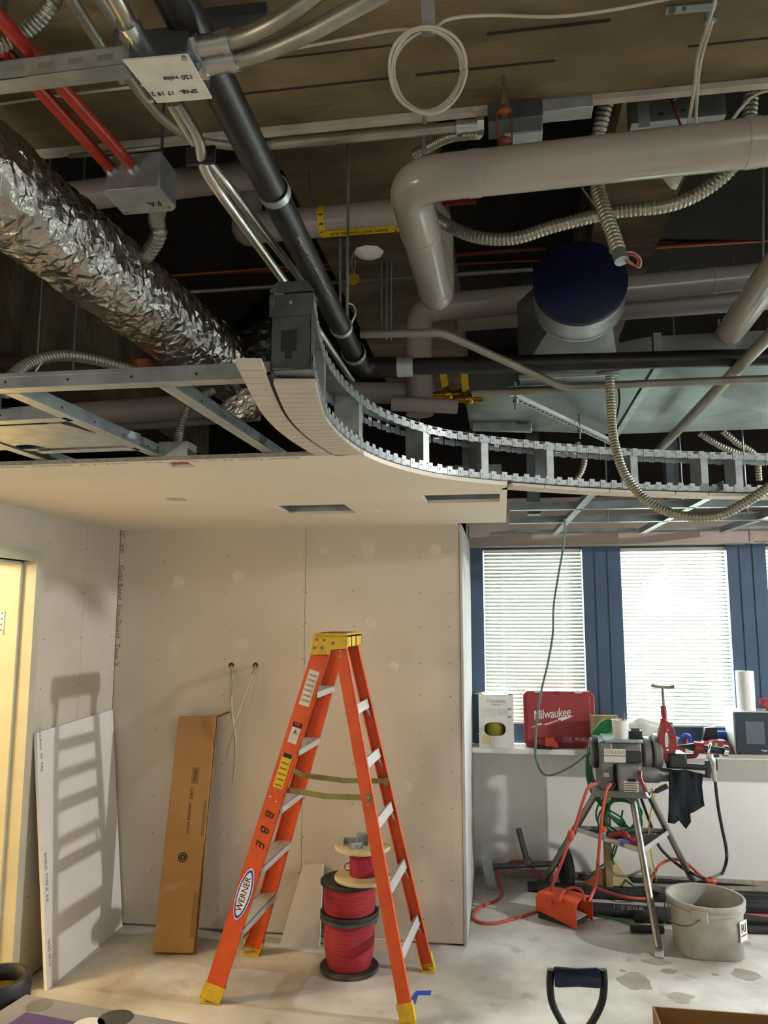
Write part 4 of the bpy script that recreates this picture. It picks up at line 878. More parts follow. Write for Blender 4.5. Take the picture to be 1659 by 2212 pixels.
# ================================================================== step ladder
def lerp(a, b, t): return V(a)+(V(b)-V(a))*t
lad = thing('step_ladder', 'orange fibreglass step ladder with yellow top cap', 'ladder', (-.9, 3.9, 0))
F0, F1 = V((-1.372, 3.645, .0)), V((-.872, 3.765, 1.66)); G0, G1 = V((-1.350, 4.20, .0)), V((-.862, 4.08, 1.66))
R0, R1 = V((-.445, 3.60, .0)), V((-.798, 3.755, 1.64)); Q0, Q1 = V((-.405, 4.145, .0)), V((-.798, 4.09, 1.64))
def rail(p0, p1, w, inw, name):
    d = (p1-p0).normalized(); ay = V((0, inw, 0)); s_ = d.cross(ay).normalized(); n_ = s_.cross(d).normalized()
    if n_.y*inw < 0: n_ = -n_
    m = MB(); a, b = p0+d*.03, p1
    def slab(o0, o1, t0, t1): m.hexa([q+s_*o+n_*t for q in (a, b) for o, t in ((o0, t0), (o1, t0), (o1, t1), (o0, t1))])
    slab(-w/2, w/2, 0, .004); slab(-w/2, -w/2+.004, 0, .030); slab(w/2-.004, w/2, 0, .030)
    o = m.build(name, 'orange_rail', lad, bevel=.001)
    # boot
    f = MB(); aa, bb = p0, p0+d*.085
    def fs_(o0, o1, t0, t1, a_=aa, b_=bb): f.hexa([V((q.x, q.y, max(q.z, 0)))+s_*o+n_*t for q in (a_, b_) for o, t in ((o0, t0), (o1, t0), (o1, t1), (o0, t1))])
    fs_(-w/2-.006, w/2+.006, -.006, .002); fs_(-w/2-.006, -w/2, -.006, .036); fs_(w/2, w/2+.006, -.006, .036)
    lo = min(v.z for v in f.v)
    for v in f.v: v.z -= lo if v.z < .05 else 0
    f.span((p0.x-w/2-.004, min(p0.y-.004*inw, p0.y+.04*inw), 0), (p0.x+w/2+.004, max(p0.y-.004*inw, p0.y+.04*inw), .007)).build('foot', 'yellow_plastic', lad, bevel=.002)
    return d, s_, n_
dF, sF, nF = rail(F0, F1, .086, 1, 'front_rail'); rail(G0, G1, .086, -1, 'front_rail')
dR, sR, nR = rail(R0, R1, .058, 1, 'rear_rail'); rail(Q0, Q1, .058, -1, 'rear_rail')
HL = 1.66
for i, z in enumerate((.318, .590, .862, 1.132, 1.404)):
    a, b = lerp(F0, F1, z/HL)+V((0, .004, 0)), lerp(G0, G1, z/HL)-V((0, .004, 0)); m = MB()
    for y0_, y1_ in ((a, b),):
        m.hexa([V((a.x-.045, a.y, z-.004)), V((a.x+.045, a.y, z-.004)), V((b.x+.045, b.y, z-.004)), V((b.x-.045, b.y, z-.004)), V((a.x-.045, a.y, z)), V((a.x+.045, a.y, z)), V((b.x+.045, b.y, z)), V((b.x-.045, b.y, z))])
        for u in (-.045, .042): m.hexa([V((a.x+u, a.y, z-.032)), V((a.x+u+.003, a.y, z-.032)), V((b.x+u+.003, b.y, z-.032)), V((b.x+u, b.y, z-.032)), V((a.x+u, a.y, z)), V((a.x+u+.003, a.y, z)), V((b.x+u+.003, b.y, z)), V((b.x+u, b.y, z))])
        for k in range(7): u = -.036+k*.012; m.hexa([V((a.x+u, a.y, z)), V((a.x+u+.005, a.y, z)), V((b.x+u+.005, b.y, z)), V((b.x+u, b.y, z)), V((a.x+u, a.y, z+.0012)), V((a.x+u+.005, a.y, z+.0012)), V((b.x+u+.005, b.y, z+.0012)), V((b.x+u, b.y, z+.0012))])
    m.build('step', 'alu', lad)
for z in (.250, .520, .800, 1.068, 1.318):
    a, b = lerp(R0, R1, z/1.64)+V((.006, .004, 0)), lerp(Q0, Q1, z/1.64)+V((.006, -.004, 0))
    MB().hexa([V((a.x-.012, a.y, z-.022)), V((a.x+.016, a.y, z-.022)), V((b.x+.016, b.y, z-.022)), V((b.x-.012, b.y, z-.022)), V((a.x-.012, a.y, z+.016)), V((a.x+.004, a.y, z+.022)), V((b.x+.004, b.y, z+.022)), V((b.x-.012, b.y, z+.016))]).build('rear_bar', 'alu', lad)
    MB().bar(V((b.x, b.y-.045, z-.02)), V((b.x+.018, b.y, z-.075)), .012, .003).build('brace', 'alu', lad)
    MB().bar(V((a.x, a.y+.045, z-.02)), V((a.x+.018, a.y, z-.075)), .012, .003).build('brace', 'alu', lad)
for (a, b), k in (((V((-1.065, 3.75, .938)), V((-.645, 3.70, .925))), 0), ((V((-1.055, 4.06, .945)), V((-.622, 4.08, .925))), 1)):
    md = lerp(a, b, .5)+V((0, 0, -.012)); m = MB().bar(a, md, .004, .026).bar(md+V((-.01, -.004, 0)), b, .004, .026); o = m.build('spreader', 'olive_zinc', lad)
    MB().cyl(md+V((0, -.008, 0)), md+V((0, .004, 0)), .006, 8).build('rivet', 'steel_fitting', o)
    if k: MB().bar(a+V((-.06, 0, .03)), a, .004, .026).build('spreader_bracket', 'olive_zinc', lad)
    MB().bar(b, b+V((.02, 0, .0)), .03, .04).build('spreader_bracket', 'olive_zinc', lad)
# top cap
c0, c1 = 3.728, 4.118
m = MB(); prof = [(-.942, 1.582), (-.842, 1.582), (-.838, 1.605), (-.752, 1.612), (-.752, 1.672), (-.765, 1.686), (-.905, 1.686), (-.918, 1.672)]
m.prism([V((x, c0, z)) for x, z in prof], (0, .018, 0)); m.prism([V((x, c1-.018, z)) for x, z in prof], (0, .018, 0))
m.span((-.918, c0, 1.664), (-.752, c1, 1.686)).span((-.762, c0, 1.618), (-.752, c1, 1.68)).span((-.93, c0, 1.60), (-.915, c1, 1.675))
tc_ = m.build('top_cap', 'yellow_plastic', lad, bevel=.004)
MB().span((-.90, c0+.06, 1.686), (-.77, c1-.06, 1.6885)).build('tool_tray', 'cardboard_dark', tc_)
for k in (0, 1): MB().span((-.7525, c0+.10+k*.12, 1.615), (-.749, c0+.108+k*.12, 1.68)).build('notch', 'ink_black', tc_)
for x, z in ((-.905, 1.655), (-.868, 1.652), (-.822, 1.638), (-.915, 1.615), (-.878, 1.615)): MB().lathe([(.0075, 0), (.006, .003), (0, .0035)], (x, c0, z), (0, -1, 0), 10).build('rivet', 'galv_dark', tc_)
# stickers and markings on the near front rail; u along rail measured from the floor, v across
def onrail(z, v): return lerp(F0, F1, z/HL)+sF*v+nF*-.0005
sgn = 1 if sF.x > 0 else -1
xr, yr = sF*sgn, dF
sticker(onrail(1.42, 0), xr, yr, .052, .175, 'white_sticker', lad)
for k in range(6): sticker(onrail(1.36+k*.024, 0)-nF*.001, xr, yr, .042, .010, 'faint_ink', lad, 'small_print', .0004)
sticker(onrail(1.245, 0), xr, yr, .046, .022, 'ink_black', lad); sticker(onrail(1.248, 0)-nF*.001, xr, yr, .026, .012, 'red_case', lad, 'small_print', .0004); sticker(onrail(1.195, 0), xr, yr, .044, .075, 'white_sticker', lad)
text('A', .03, onrail(1.21, 0)-nF*.002, xr, yr, 'ink_black', lad, 'pictogram')
sticker(onrail(1.03, 0), xr, yr, .050, .165, 'yellow_label', lad); sticker(onrail(1.10, 0)-nF*.001, xr, yr, .044, .02, 'ink_black', lad, 'small_print', .0004)
for k in range(5): sticker(onrail(.965+k*.025, 0)-nF*.001, xr, yr, .038, .007, 'tape_dark', lad, 'small_print', .0004)
for z, v in ((.905, -.02), (.893, .015)):
    c = onrail(z, v*sgn); MB().lathe([(.006, 0), (.0045, .003), (0, .0035)], c, -nF, 10).build('rivet', 'steel_fitting', lad)
for z, v in ((1.60, 0), (1.575, .004), (.925, -.005), (.895, .0)):
    c = lerp(R0, R1, z/1.64)-nR*.0005+sR*v; MB().lathe([(.0055, 0), (.004, .003), (0, .0035)], c, -nR, 10).build('rivet', 'steel_fitting', lad)
dn = -yr; rx = xr
for ch, z in (('B', .835), ('B', .765), ('E', .70)):
    text(ch, .062, onrail(z, 0)-nF*.0015, dn, xr, 'ink_black', lad, 'handwriting', shear=.2)
# maker's badge: pointed oval with blue border
cb_ = onrail(.475, 0)
def oval(L, Wd, mt, off, name, par):
    P = []
    for k in range(40):
        t_ = 2*pi*k/40; P.append(cb_-nF*off+yr*(L*cos(t_))+xr*(Wd*sin(t_)*abs(sin(t_))**.15))
    return MB().prism(P, -nF*.0008).build(name, mt, par)
bd = oval(.118, .036, 'white_print', .0002, 'badge', lad); oval(.112, .032, 'blue_plastic', .001, 'badge_border', bd); oval(.098, .026, 'white_print', .0018, 'badge_field', bd)
text('WERNER', .042, cb_-nF*.0032, yr, -xr, 'ink_black', bd, 'lettering', xs=.92)

# ================================================================== spools, box, boards
def spool(x, y, z0, z1, fr_, wprof, wm, fm, label, core=None):
    t_ = thing('wire_spool', label, 'spool', (x, y, z0), 'spools of wire behind the ladder')
    for z, fl_ in ((z0, 0), (z1, 1)):
        MB().lathe([(.012, 0), (fr_-.004, 0), (fr_, .004), (fr_, .016), (fr_-.004, .02), (fr_-.02, .016), (.012, .016)], (x, y, z), (0, 0, 1), 40).build('flange', fm, t_)
    MB().lathe(wprof, (x, y, 0), (0, 0, 1), 40).build('wire', wm, t_); return t_
sx, sy = -.806, 4.10
def wavy(r0, r1, za, zb, n_, bulge):
    out = [(.03, za)]
    for k in range(n_+1):
        t_ = k/n_; out.append((r0+(r1-r0)*t_+bulge*sin(pi*t_)+.002*(k % 2), za+(zb-za)*t_))
    return out+[(.03, zb)]
t = spool(sx, sy, 0.0, .242, .150, wavy(.108, .118, .02, .245, 24, .014), 'red_wire', 'spool_dust', 'lower spool of red wire with dusty black flange on the floor')
t = spool(sx, sy, .263, .412, .150, wavy(.128, .130, .283, .415, 16, .004), 'red_wire', 'spool_black', 'upper spool of red wire with black flanges')
t = thing('wire_spool', 'small wooden spool of pink wire on top of the black spool', 'spool', (sx+.07, sy+.01, .433), 'spools of wire behind the ladder')
wx_ = sx+.068
for z in (.434, .583): MB().lathe([(.0, 0), (.142, 0), (.145, .004), (.145, .016), (.142, .02), (0, .02)], (wx_, sy, z), (0, 0, 1), 40).build('flange', 'wood_pale', t)
MB().lathe(wavy(.066, .064, .454, .583, 16, .002), (wx_, sy, 0), (0, 0, 1), 28).build('wire', 'pink_wire', t)
MB().tube(catmull([(wx_+.06, sy-.02, .56), (wx_+.10, sy-.06, .60), (wx_+.115, sy-.06, .57), (wx_+.10, sy-.05, .53)], 6), .0025, 6).build('loose_end', 'copper', t)
MB().tube(catmull([(wx_-.06, sy-.03, .52), (wx_-.085, sy-.04, .51), (wx_-.08, sy-.04, .485), (wx_-.06, sy-.03, .48)], 6), .0025, 6).build('loose_end', 'copper', t)
for i, (dx, dy, s3, lb) in enumerate(((-.06, -.02, (.07, .05, .03), 'galvanized bracket lying on the wooden spool, left one'), (.0, -.01, (.055, .05, .055), 'galvanized box standing on the wooden spool'), (-.02, -.07, (.06, .03, .022), 'galvanized bracket lying on the wooden spool, front one'))):
    c = V((wx_+dx, sy+dy, .603+s3[2]/2)); m = MB(); tk = .003
    m.box(c+V((0, s3[1]/2, 0)), (s3[0], tk, s3[2]), Mx.Rotation(.3*i, 3, 'Z')).box(c+V((0, 0, -s3[2]/2+tk)), (s3[0], s3[1], tk), Mx.Rotation(.3*i, 3, 'Z')).box(c+V((-s3[0]/2, 0, 0)), (tk, s3[1], s3[2]), Mx.Rotation(.3*i, 3, 'Z')).box(c+V((s3[0]/2, 0, -.004)), (tk, s3[1], s3[2]*.8), Mx.Rotation(.3*i, 3, 'Z'))
    one('metal_bracket', m, 'galv_bright', lb, 'bracket', 'brackets on the wooden spool')
# long carton
B_ = [V((-1.862, 4.095, 0)), V((-1.643, 4.118, 0))]; T_ = [V((-1.878, 4.362, 1.180)), V((-1.659, 4.385, 1.180))]
axz = ((T_[0]+T_[1])-(B_[0]+B_[1])).normalized(); xb_ = (B_[1]-B_[0]).normalized(); nb_ = xb_.cross(axz).normalized()
if nb_.y < 0: nb_ = -nb_
t = thing('carton', 'tall narrow cardboard carton leaning on the drywall', 'carton', (-1.75, 4.15, 0))
lowv = nb_*.06; lift = V((0, 0, max(0, -lowv.z)))
m = MB().hexa([B_[0]+lift, B_[1]+lift, B_[1]+lowv+lift, B_[0]+lowv+lift, T_[0]+lift, T_[1]+lift, T_[1]+lowv+lift, T_[0]+lowv+lift]); m.build('body', 'cardboard', t, bevel=.004)
sd0, sd1 = B_[1]+lift, T_[1]+lift
MB().prism([sd0+V((.0015, 0, .02))+lowv*.3, sd1+V((.0015, 0, 0))+lowv*.3, sd1+V((.0015, 0, 0))+lowv*.36, sd0+V((.0015, 0, .02))+lowv*.36], (.002, 0, 0)).build('seam', 'ink_black', t)
MB().hexa([T_[1]+lift+lowv*.2, T_[1]+lift+lowv, T_[1]+lift+V((.075, .0, .03))+lowv, T_[1]+lift+V((.075, -.01, .03))+lowv*.3]+[q_+V((0, 0, .004)) for q_ in (T_[1]+lift+lowv*.2, T_[1]+lift+lowv, T_[1]+lift+V((.075, .0, .03))+lowv, T_[1]+lift+V((.075, -.01, .03))+lowv*.3)]).build('top_flap', 'cardboard_dark', t)
fc_ = lambda u, h: B_[0]+lift+(B_[1]-B_[0])*u+axz*h-nb_*.0006
for u, h, w_, hh in ((.93, .18, .028, .22), (.94, .66, .016, .18)): sticker(fc_(u, h), xb_, axz, w_, hh, 'tape_dark', t, 'packing_tape')
text('HANDLE WITH', .024, fc_(.55, .66)-nb_*.001, -axz, xb_, 'ink_black', t, 'lettering'); text('CARE', .026, fc_(.56, .79)-nb_*.001, -axz, xb_, 'ink_black', t, 'lettering')
MB().ring(fc_(.5, .46)-nb_*.001, .022, .003, nb_, 28, 6).ring(fc_(.5, .46)-nb_*.001, .010, .004, nb_, 20, 6).build('printed_emblem', 'ink_black', t)
MB().prism([fc_(.52, .84), fc_(.70, .84), fc_(.70, .93), fc_(.52, .93)], -nb_*.0006).build('printed_panel', 'tape_dark', t); text('FRAGILE', .017, fc_(.61, .885)-nb_*.0015, -axz, xb_, 'ink_black', t, 'lettering')
# leaning plasterboard on the left wall
P0, P1, P2, P3 = V((-2.185, 3.655, 0)), V((-2.205, 4.435, 0)), V((-2.322, 4.425, 1.216)), V((-2.322, 3.658, 1.190))
nrm = (P1-P0).cross(P3-P0).normalized()
if nrm.x > 0: nrm = -nrm
t = thing('plasterboard_sheet', 'white plasterboard sheet leaning in the left corner carrying the ladder shadow', 'plasterboard', (-2.2, 4.05, 0))
dz = V((0, 0, .0))
MB().prism([P0, P1, P2, P3], nrm*.0155).build('sheet', 'drywall_white', t)
up_ = (P3-P0).normalized(); MB().prism([P0-V((0, .0006, 0)), P3-V((0, .0006, 0)), P3-V((0, .0006, 0))+nrm*.0155, P0-V((0, .0006, 0))+nrm*.0155], (0, .0004, 0)).build('cut_edge', 'paper', t)
for h, s_ in ((.93, 'Gold Bond  XP  FIRE'), (.42, 'SHIELD  TYPE X  5/8'), (.13, 'NGC 09:14')): text(s_, .026, lerp(P0, P3, h)+V((.001, .03, 0))-nrm*.0008, -up_, (0, 1, 0), 'faint_ink', t)
# scrap of board against the back wall
S0, S1, S2, S3 = V((-1.236, 4.325, 0)), V((-1.016, 4.33, 0)), V((-1.020, 4.415, .398)), V((-1.135, 4.415, .388))
t = thing('plasterboard_offcut', 'small plasterboard offcut leaning on the wall beside the spools', 'plasterboard', (-1.12, 4.35, 0)); MB().prism([S0, S1, S2, S3], (0, .0155, .0)).build('sheet', 'drywall_grey', t)
MB().prism([S1+V((.0003, 0, 0)), S2+V((.0003, 0, 0)), S2+V((.0003, .0155, 0)), S1+V((.0003, .0155, 0))], (.0006, 0, 0)).build('cut_edge', 'paper', t)
one('drywall_strip', MB().span((-1.0, 4.36, 0), (-.62, 4.375, .045)), 'drywall_grey', 'low strip of plasterboard on the floor behind the spools', 'plasterboard')
one('metal_channel', MB().span((-1.00, 4.42, .045), (-.965, 4.445, .34)), 'galv_dark', 'narrow grey metal channel standing behind the black spool', 'channel')
# cables out of the wall
for i, (hx_, pts, lb) in enumerate(((500, [(500, 1437, 0), (500, 1470, .05), (500, 1530, .06), (507, 1590, .05), (508, 1640, .04), (503, 1695, .04)], 'armoured cable hanging from the left hole in the drywall'), (552, [(552, 1437, 0), (545, 1460, .06), (528, 1510, .09), (510, 1560, .11), (497, 1600, .10), (489, 1638, .08)], 'armoured cable hanging from the right hole in the drywall'))):
    P = catmull([PY(x, y, YB-o_) for x, y, o_ in pts], 8); t = thing('armoured_cable', lb, 'cable', P[0], 'cables from the drywall')
    MB().corr(P, .0068, .007, .14, 7).build('armour', 'flex_metal', t)
    MB().lathe([(0, .0012), (.016, .0012), (.016, 0)], PY(hx_, 1437, YB), (0, -1, 0), 16).build('wall_hole', 'ink_black', t)
# blue tape bits
c = PY(815, 1975, 4.2); one('tape_strip', MB().prism([c+V((-.012, 0, -.06)), c+V((.0, 0, -.03)), c+V((.012, 0, .05)), c+V((-.004, 0, .02))], (0, .003, 0)), 'blue_tape', 'blue tape strip hanging beside the red spool', 'tape')
one('tape_strip', MB().prism([PZ(885, 2160, .001), PZ(897, 2170, .001), PZ(903, 2150, .001), PZ(930, 2150, .001), PZ(932, 2140, .001), PZ(900, 2141, .001)], (0, 0, .002)), 'blue_tape', 'crumpled blue tape on the floor by the ladder foot', 'tape')
# ================================================================== on the window sill
ZT_ = ZS
def cutbox(t_, x0, x1, y0, y1, z0, z1, m, **k): return MB().span((x0, y0, z0), (x1, y1, z1)).build(t_, m, **k)
# carton of yellow wire with an oval opening
x0, x1, y0, z1 = -.176, .060, 5.45, 1.238
t = thing('wire_carton', 'white carton of yellow wire with an oval opening on the sill', 'carton', ((x0+x1)/2, y0+.07, ZT_))
cx, cz = (x0+x1)/2-.01, 1.008
ov = [V((cx+(.045 if cos(2*pi*k/32) > 0 else -.045)*0+.072*(abs(cos(2*pi*k/32))**.7)*(1 if cos(2*pi*k/32) > 0 else -1), 0, cz+.046*(abs(sin(2*pi*k/32))**.8)*(1 if sin(2*pi*k/32) > 0 else -1))) for k in range(32)]
bm = bmesh.new()
for lp in ([V((x0, 0, ZT_)), V((x1, 0, ZT_)), V((x1, 0, z1)), V((x0, 0, z1))], ov):
    vs = [bm.verts.new((p.x, y0, p.z)) for p in lp]
    for i in range(len(vs)): bm.edges.new((vs[i], vs[(i+1) % len(vs)]))
bmesh.ops.triangle_fill(bm, edges=bm.edges[:], use_beauty=True)
r = bmesh.ops.extrude_face_region(bm, geom=bm.faces[:]); bmesh.ops.translate(bm, verts=[e for e in r['geom'] if isinstance(e, bmesh.types.BMVert)], vec=(0, .004, 0)); bmesh.ops.recalc_face_normals(bm, faces=bm.faces)
me = bpy.data.meshes.new('front_panel'); bm.to_mesh(me); bm.free(); me.materials.append(MATS['white_plastic']); o = bpy.data.objects.new('front_panel', me); COL.objects.link(o); o.parent = t; o.location = -V(t['_o'])
MB().span((x0, y0+.004, ZT_), (x0+.004, y0+.14, z1)).span((x1-.004, y0+.004, ZT_), (x1, y0+.14, z1)).span((x0+.004, y0+.136, ZT_), (x1-.004, y0+.14, z1)).span((x0+.004, y0+.004, ZT_), (x1-.004, y0+.136, ZT_+.004)).build('side_panels', 'white_plastic', t)
MB().lathe([(.02, 0), (.066, 0), (.068, .03), (.066, .10), (.02, .10)], (cx, y0+.072, cz-.05), (0, 0, 1), 24).build('wire_roll', 'olive_wire', t)
MB().span((x0+.004, y0+.004, z1-.004), (x1-.004, y0+.136, z1)).build('lid', 'white_plastic', t)
for s_, e_ in (((x0-.012, y0+.05, z1+.0), (x0+.05, y0-.004, z1+.02)), ((x1-.05, y0-.004, z1+.012), (x1+.014, y0+.05, z1-.004))):
    MB().bar(s_, e_, .05, .004).build('flap', 'white_plastic', t)
text('Freestate', .034, (cx+.01, y0-.0006, 1.196), (1, 0, 0), (0, 0, 1), 'faint_ink', t, shear=.3)
text('Electric', .02, (cx+.01, y0-.0006, 1.172), (1, 0, 0), (0, 0, 1), 'faint_ink', t, shear=.3)
for a, b, c_, d_, m in ((-.16, -.06, 1.09, 1.15, 'white_sticker'), (-.05, .02, 1.10, 1.145, 'white_sticker'), (.02, .045, 1.135, 1.15, 'faint_ink'), (.02, .045, 1.085, 1.10, 'faint_ink'), (-.16, -.10, .91, .965, 'wood_pale')):
    MB().span((a, y0-.001, c_), (b, y0, d_)).build('sticker', m, t)
one('wire_end', MB().tube(catmull([(-.19, y0+.05, .97), (-.18, y0-.01, .975), (-.16, y0-.012, .97)], 5), .0025, 6), 'yellow_cord', 'yellow wire end sticking out by the white carton', 'wire')
# red tool case
x0, x1, z0, z1, y0 = .128, .606, ZT_+.001, 1.262, 5.495
t = thing('tool_case', 'red moulded tool case standing on the sill', 'tool case', ((x0+x1)/2, y0+.05, ZT_))
def chf(x0, x1, z0, z1, c, y): return [V((x0+c, y, z0)), V((x1-c, y, z0)), V((x1, y, z0+c)), V((x1, y, z1-c)), V((x1-c, y, z1)), V((x0+c, y, z1)), V((x0, y, z1-c)), V((x0, y, z0+c))]
MB().prism(chf(x0, x1, z0, z1, .026, y0+.012), (0, .09, 0)).build('shell', 'red_case', t, bevel=.006)
MB().prism(chf(x0+.022, x1-.03, z0+.025, z1-.022, .016, y0), (0, .014, 0)).build('lid_panel', 'red_case', t, bevel=.005)
for a in (.205, .475): MB().span((a, y0+.006, z1-.012), (a+.05, y0+.05, z1+.004)).build('latch', 'alu', t, bevel=.002)
MB().span((.345, y0+.004, z1-.02), (.372, y0+.05, z1+.002)).build('catch', 'red_paint', t, bevel=.002)
ti = rad(7); tx, tz = V((cos(ti), 0, sin(ti))), V((-sin(ti), 0, cos(ti)))
text('Milwaukee', .088, (.318, y0-.0008, 1.112), tx, tz, 'white_print', t, shear=.18, xs=.72, spacing=.92)
bolt = [(-.135, -.004), (-.02, .0), (-.025, .014), (.14, .016), (.045, .0), (.05, -.012)]
MB().prism([V((.318, y0-.0004, 1.055))+tx*u+tz*v_ for u, v_ in ((-.155, -.022), (-.055, -.002), (-.05, -.014), (.06, .012), (.062, .002), (.155, .028), (.045, .026), (.042, .014), (-.07, -.008), (-.072, .006))], (0, -.001, 0)).build('lightning_emblem', 'white_print', t)
text('FUEL', .034, (.51, y0-.0008, .945), (1, 0, 0), (0, 0, 1), 'white_print', t, xs=1.15); text('M18', .018, (.425, y0-.0008, .945), (1, 0, 0), (0, 0, 1), 'white_print', t)
for a in ((.395, .9445-.016, .455, .9445-.0145), (.395, .9445+.0145, .455, .9445+.016), (.395, .93, .3965, .96)): MB().span((a[0], y0-.001, a[1]), (a[2], y0, a[3])).build('emblem_line', 'white_print', t)
t = thing('battery', 'orange and black battery lying before the red tool case', 'battery', (.30, 5.455, ZT_))
MB().prism([V((.262, 5.44, ZT_+.02)), V((.352, 5.44, ZT_+.01)), V((.352, 5.44, ZT_+.035)), V((.325, 5.44, ZT_+.075)), V((.265, 5.44, ZT_+.075))], (0, .05, 0)).build('cell_body', 'orange_plastic', t, bevel=.005)
MB().span((.20, 5.438, ZT_), (.31, 5.49, ZT_+.022)).build('base', 'black_rubber', t, bevel=.004); MB().span((.205, 5.45, ZT_+.022), (.262, 5.488, ZT_+.068)).build('red_part', 'red_paint', t, bevel=.004)
# microwave, towel roll, red tool
x0, x1, y0, z1 = 1.470, 1.95, 5.40, 1.160
t = thing('microwave', 'white microwave with dark glass door on the sill', 'microwave', ((x0+x1)/2, y0+.1, ZT_))
MB().span((x0-.008, y0, ZT_+.012), (x1, y0+.20, z1)).build('cabinet', 'white_plastic', t, bevel=.004); 
for xx in (x0+.03, x1-.03): MB().cyl((xx, y0+.04, ZT_), (xx, y0+.04, ZT_+.012), .012, 10).build('foot', 'black_rubber', t)
dr_ = MB().span((x0, y0-.014, ZT_+.014), (x0+.36, y0, z1-.004)).build('door', 'micro_glass', t, bevel=.003); MB().span((x0+.062, y0-.0155, ZT_+.075), (x0+.175, y0-.0135, z1-.06)).build('door_window', 'micro_window', dr_)
text('Magic Chef', .016, (x0+.185, y0-.0155, ZT_+.035), (1, 0, 0), (0, 0, 1), 'white_print', dr_)
tp_ = thing('paper_towel_roll', 'white paper towel roll standing on the microwave', 'paper towel', (1.575, 5.49, z1)); MB().lathe([(.019, 0), (.056, 0), (.056, .252), (.019, .252)], (1.575, 5.49, z1), (0, 0, 1), 32).build('paper', 'paper', tp_); MB().lathe([(.017, .001), (.0195, .001), (.0195, .2525), (.017, .2525)], (1.575, 5.49, z1), (0, 0, 1), 20).build('core', 'cardboard', tp_)
t = thing('power_tool', 'red tool lying on the microwave at the right edge', 'tool', (1.70, 5.48, z1)); MB().prism([V((1.655, 5.44, z1+.035)), V((1.68, 5.44, z1+.012)), V((1.80, 5.44, z1+.004)), V((1.80, 5.44, z1+.075)), V((1.665, 5.44, z1+.078))], (0, .07, 0)).build('housing', 'red_case', t, bevel=.006); MB().span((1.70, 5.45, z1), (1.79, 5.50, z1+.012)).build('base', 'black_rubber', t)
# clutter left of the microwave
t = thing('charger', 'red battery charger with green dot beside the microwave', 'charger', (1.36, 5.46, ZT_))
MB().prism([V((1.262, 5.42, ZT_)), V((1.448, 5.42, ZT_)), V((1.455, 5.42, ZT_+.05)), V((1.42, 5.42, ZT_+.085)), V((1.34, 5.42, ZT_+.085)), V((1.32, 5.42, ZT_+.07)), V((1.275, 5.42, ZT_+.075))], (0, .09, 0)).build('housing', 'red_paint', t, bevel=.005); MB().span((1.262, 5.415, ZT_+.01), (1.315, 5.42, ZT_+.065)).build('orange_face', 'orange_plastic', t)
MB().lathe([(.010, 0), (.008, .002), (0, .002)], (1.352, 5.419, ZT_+.06), (0, -1, 0), 12).build('green_dot', 'green_dot', t)
one('metal_box', MB().prism([V((1.29, 5.53, ZT_+.03)), V((1.32, 5.53, ZT_+.15)), V((1.39, 5.53, ZT_+.155)), V((1.40, 5.53, ZT_+.03))], (0, .05, 0)), 'machine_dark', 'dark tilted box behind the red charger', 'box', bevel=.003)
one('blue_box', MB().span((1.41, 5.55, ZT_), (1.455, 5.60, ZT_+.125)), 'blue_tape', 'blue carton wedged beside the microwave', 'box', bevel=.003)
t = thing('deburring_tool', 'red tool with a blue ring on the sill behind the machine', 'tool', (1.19, 5.50, ZT_)); MB().ring((1.185, 5.49, ZT_+.085), .026, .009, (0, 1, .2), 24, 8).build('blue_ring', 'blue_plastic', t); MB().tube(catmull([(1.185, 5.49, ZT_+.08), (1.18, 5.48, ZT_+.045), (1.20, 5.47, ZT_+.03), (1.235, 5.47, ZT_+.03)], 6), .016, 10).span((1.09, 5.46, ZT_), (1.17, 5.52, ZT_+.04)).build('body', 'red_paint', t)
# white bag / drop cloth
m = MB().blob((.88, 5.52, ZT_+.085), (.19, .07, .105), 3, .35, 2.2, 24, 16); m.blob((1.02, 5.53, ZT_+.06), (.12, .06, .075), 8, .4, 2.6, 20, 12)
for v_ in m.v: v_.z = max(v_.z, ZT_+.001)
one('plastic_bag', m, 'bag_white', 'crumpled white plastic bag on the sill behind the machine', 'bag')

# ================================================================== pipe threading machine on tripod
YM = 5.0
def mp(px, py, dy=0.): return PY(px, py, YM+dy)
tri = thing('threading_machine', 'grey pipe threading machine on a steel tripod', 'machine', (.74, 5.15, 0))
feet = [V((.782, 4.507, 0)), V((.215, 5.47, 0)), V((1.215, 5.50, 0))]; tops = [mp(1366, 1722, .02), mp(1288, 1712, .12), mp(1402, 1716, .12)]
for f_, t_ in zip(feet, tops):
    d = (t_-f_).normalized(); MB().cyl(f_+d*.03, t_, .0205, 16).build('leg', 'emt', tri)
    MB().bar(f_+V((-.01, -.045, .004)), f_+V((.01, .035, .03)), .045, .006).build('foot_plate', 'alu', tri)
tz_ = .42; tp3 = [lerp(f_, t_, tz_/t_.z) for f_, t_ in zip(feet, tops)]
ct = sum(tp3, V())/3; tr = MB().prism([ct+(p-ct)*1.02+V((0, 0, -.0)) for p in tp3], (0, 0, .004)).build('tool_tray', 'machine_dark', tri)
for i in range(3): MB().bar(ct+(tp3[i]-ct)*1.03+V((0, 0, .012)), ct+(tp3[(i+1) % 3]-ct)*1.03+V((0, 0, .012)), .005, .03).build('tray_rim', 'alu', tr)
dl = MB()
for k in range(7): c = lerp(tp3[2], ct, .25+.08*(k//2))+V((-.02+.04*(k % 2), .01*(k % 3), .0045)); dl.cyl(c, c+V((0, 0, .001)), .006, 8)
dl.build('tray_holes', 'paper', tr)['kind'] = 'stuff'
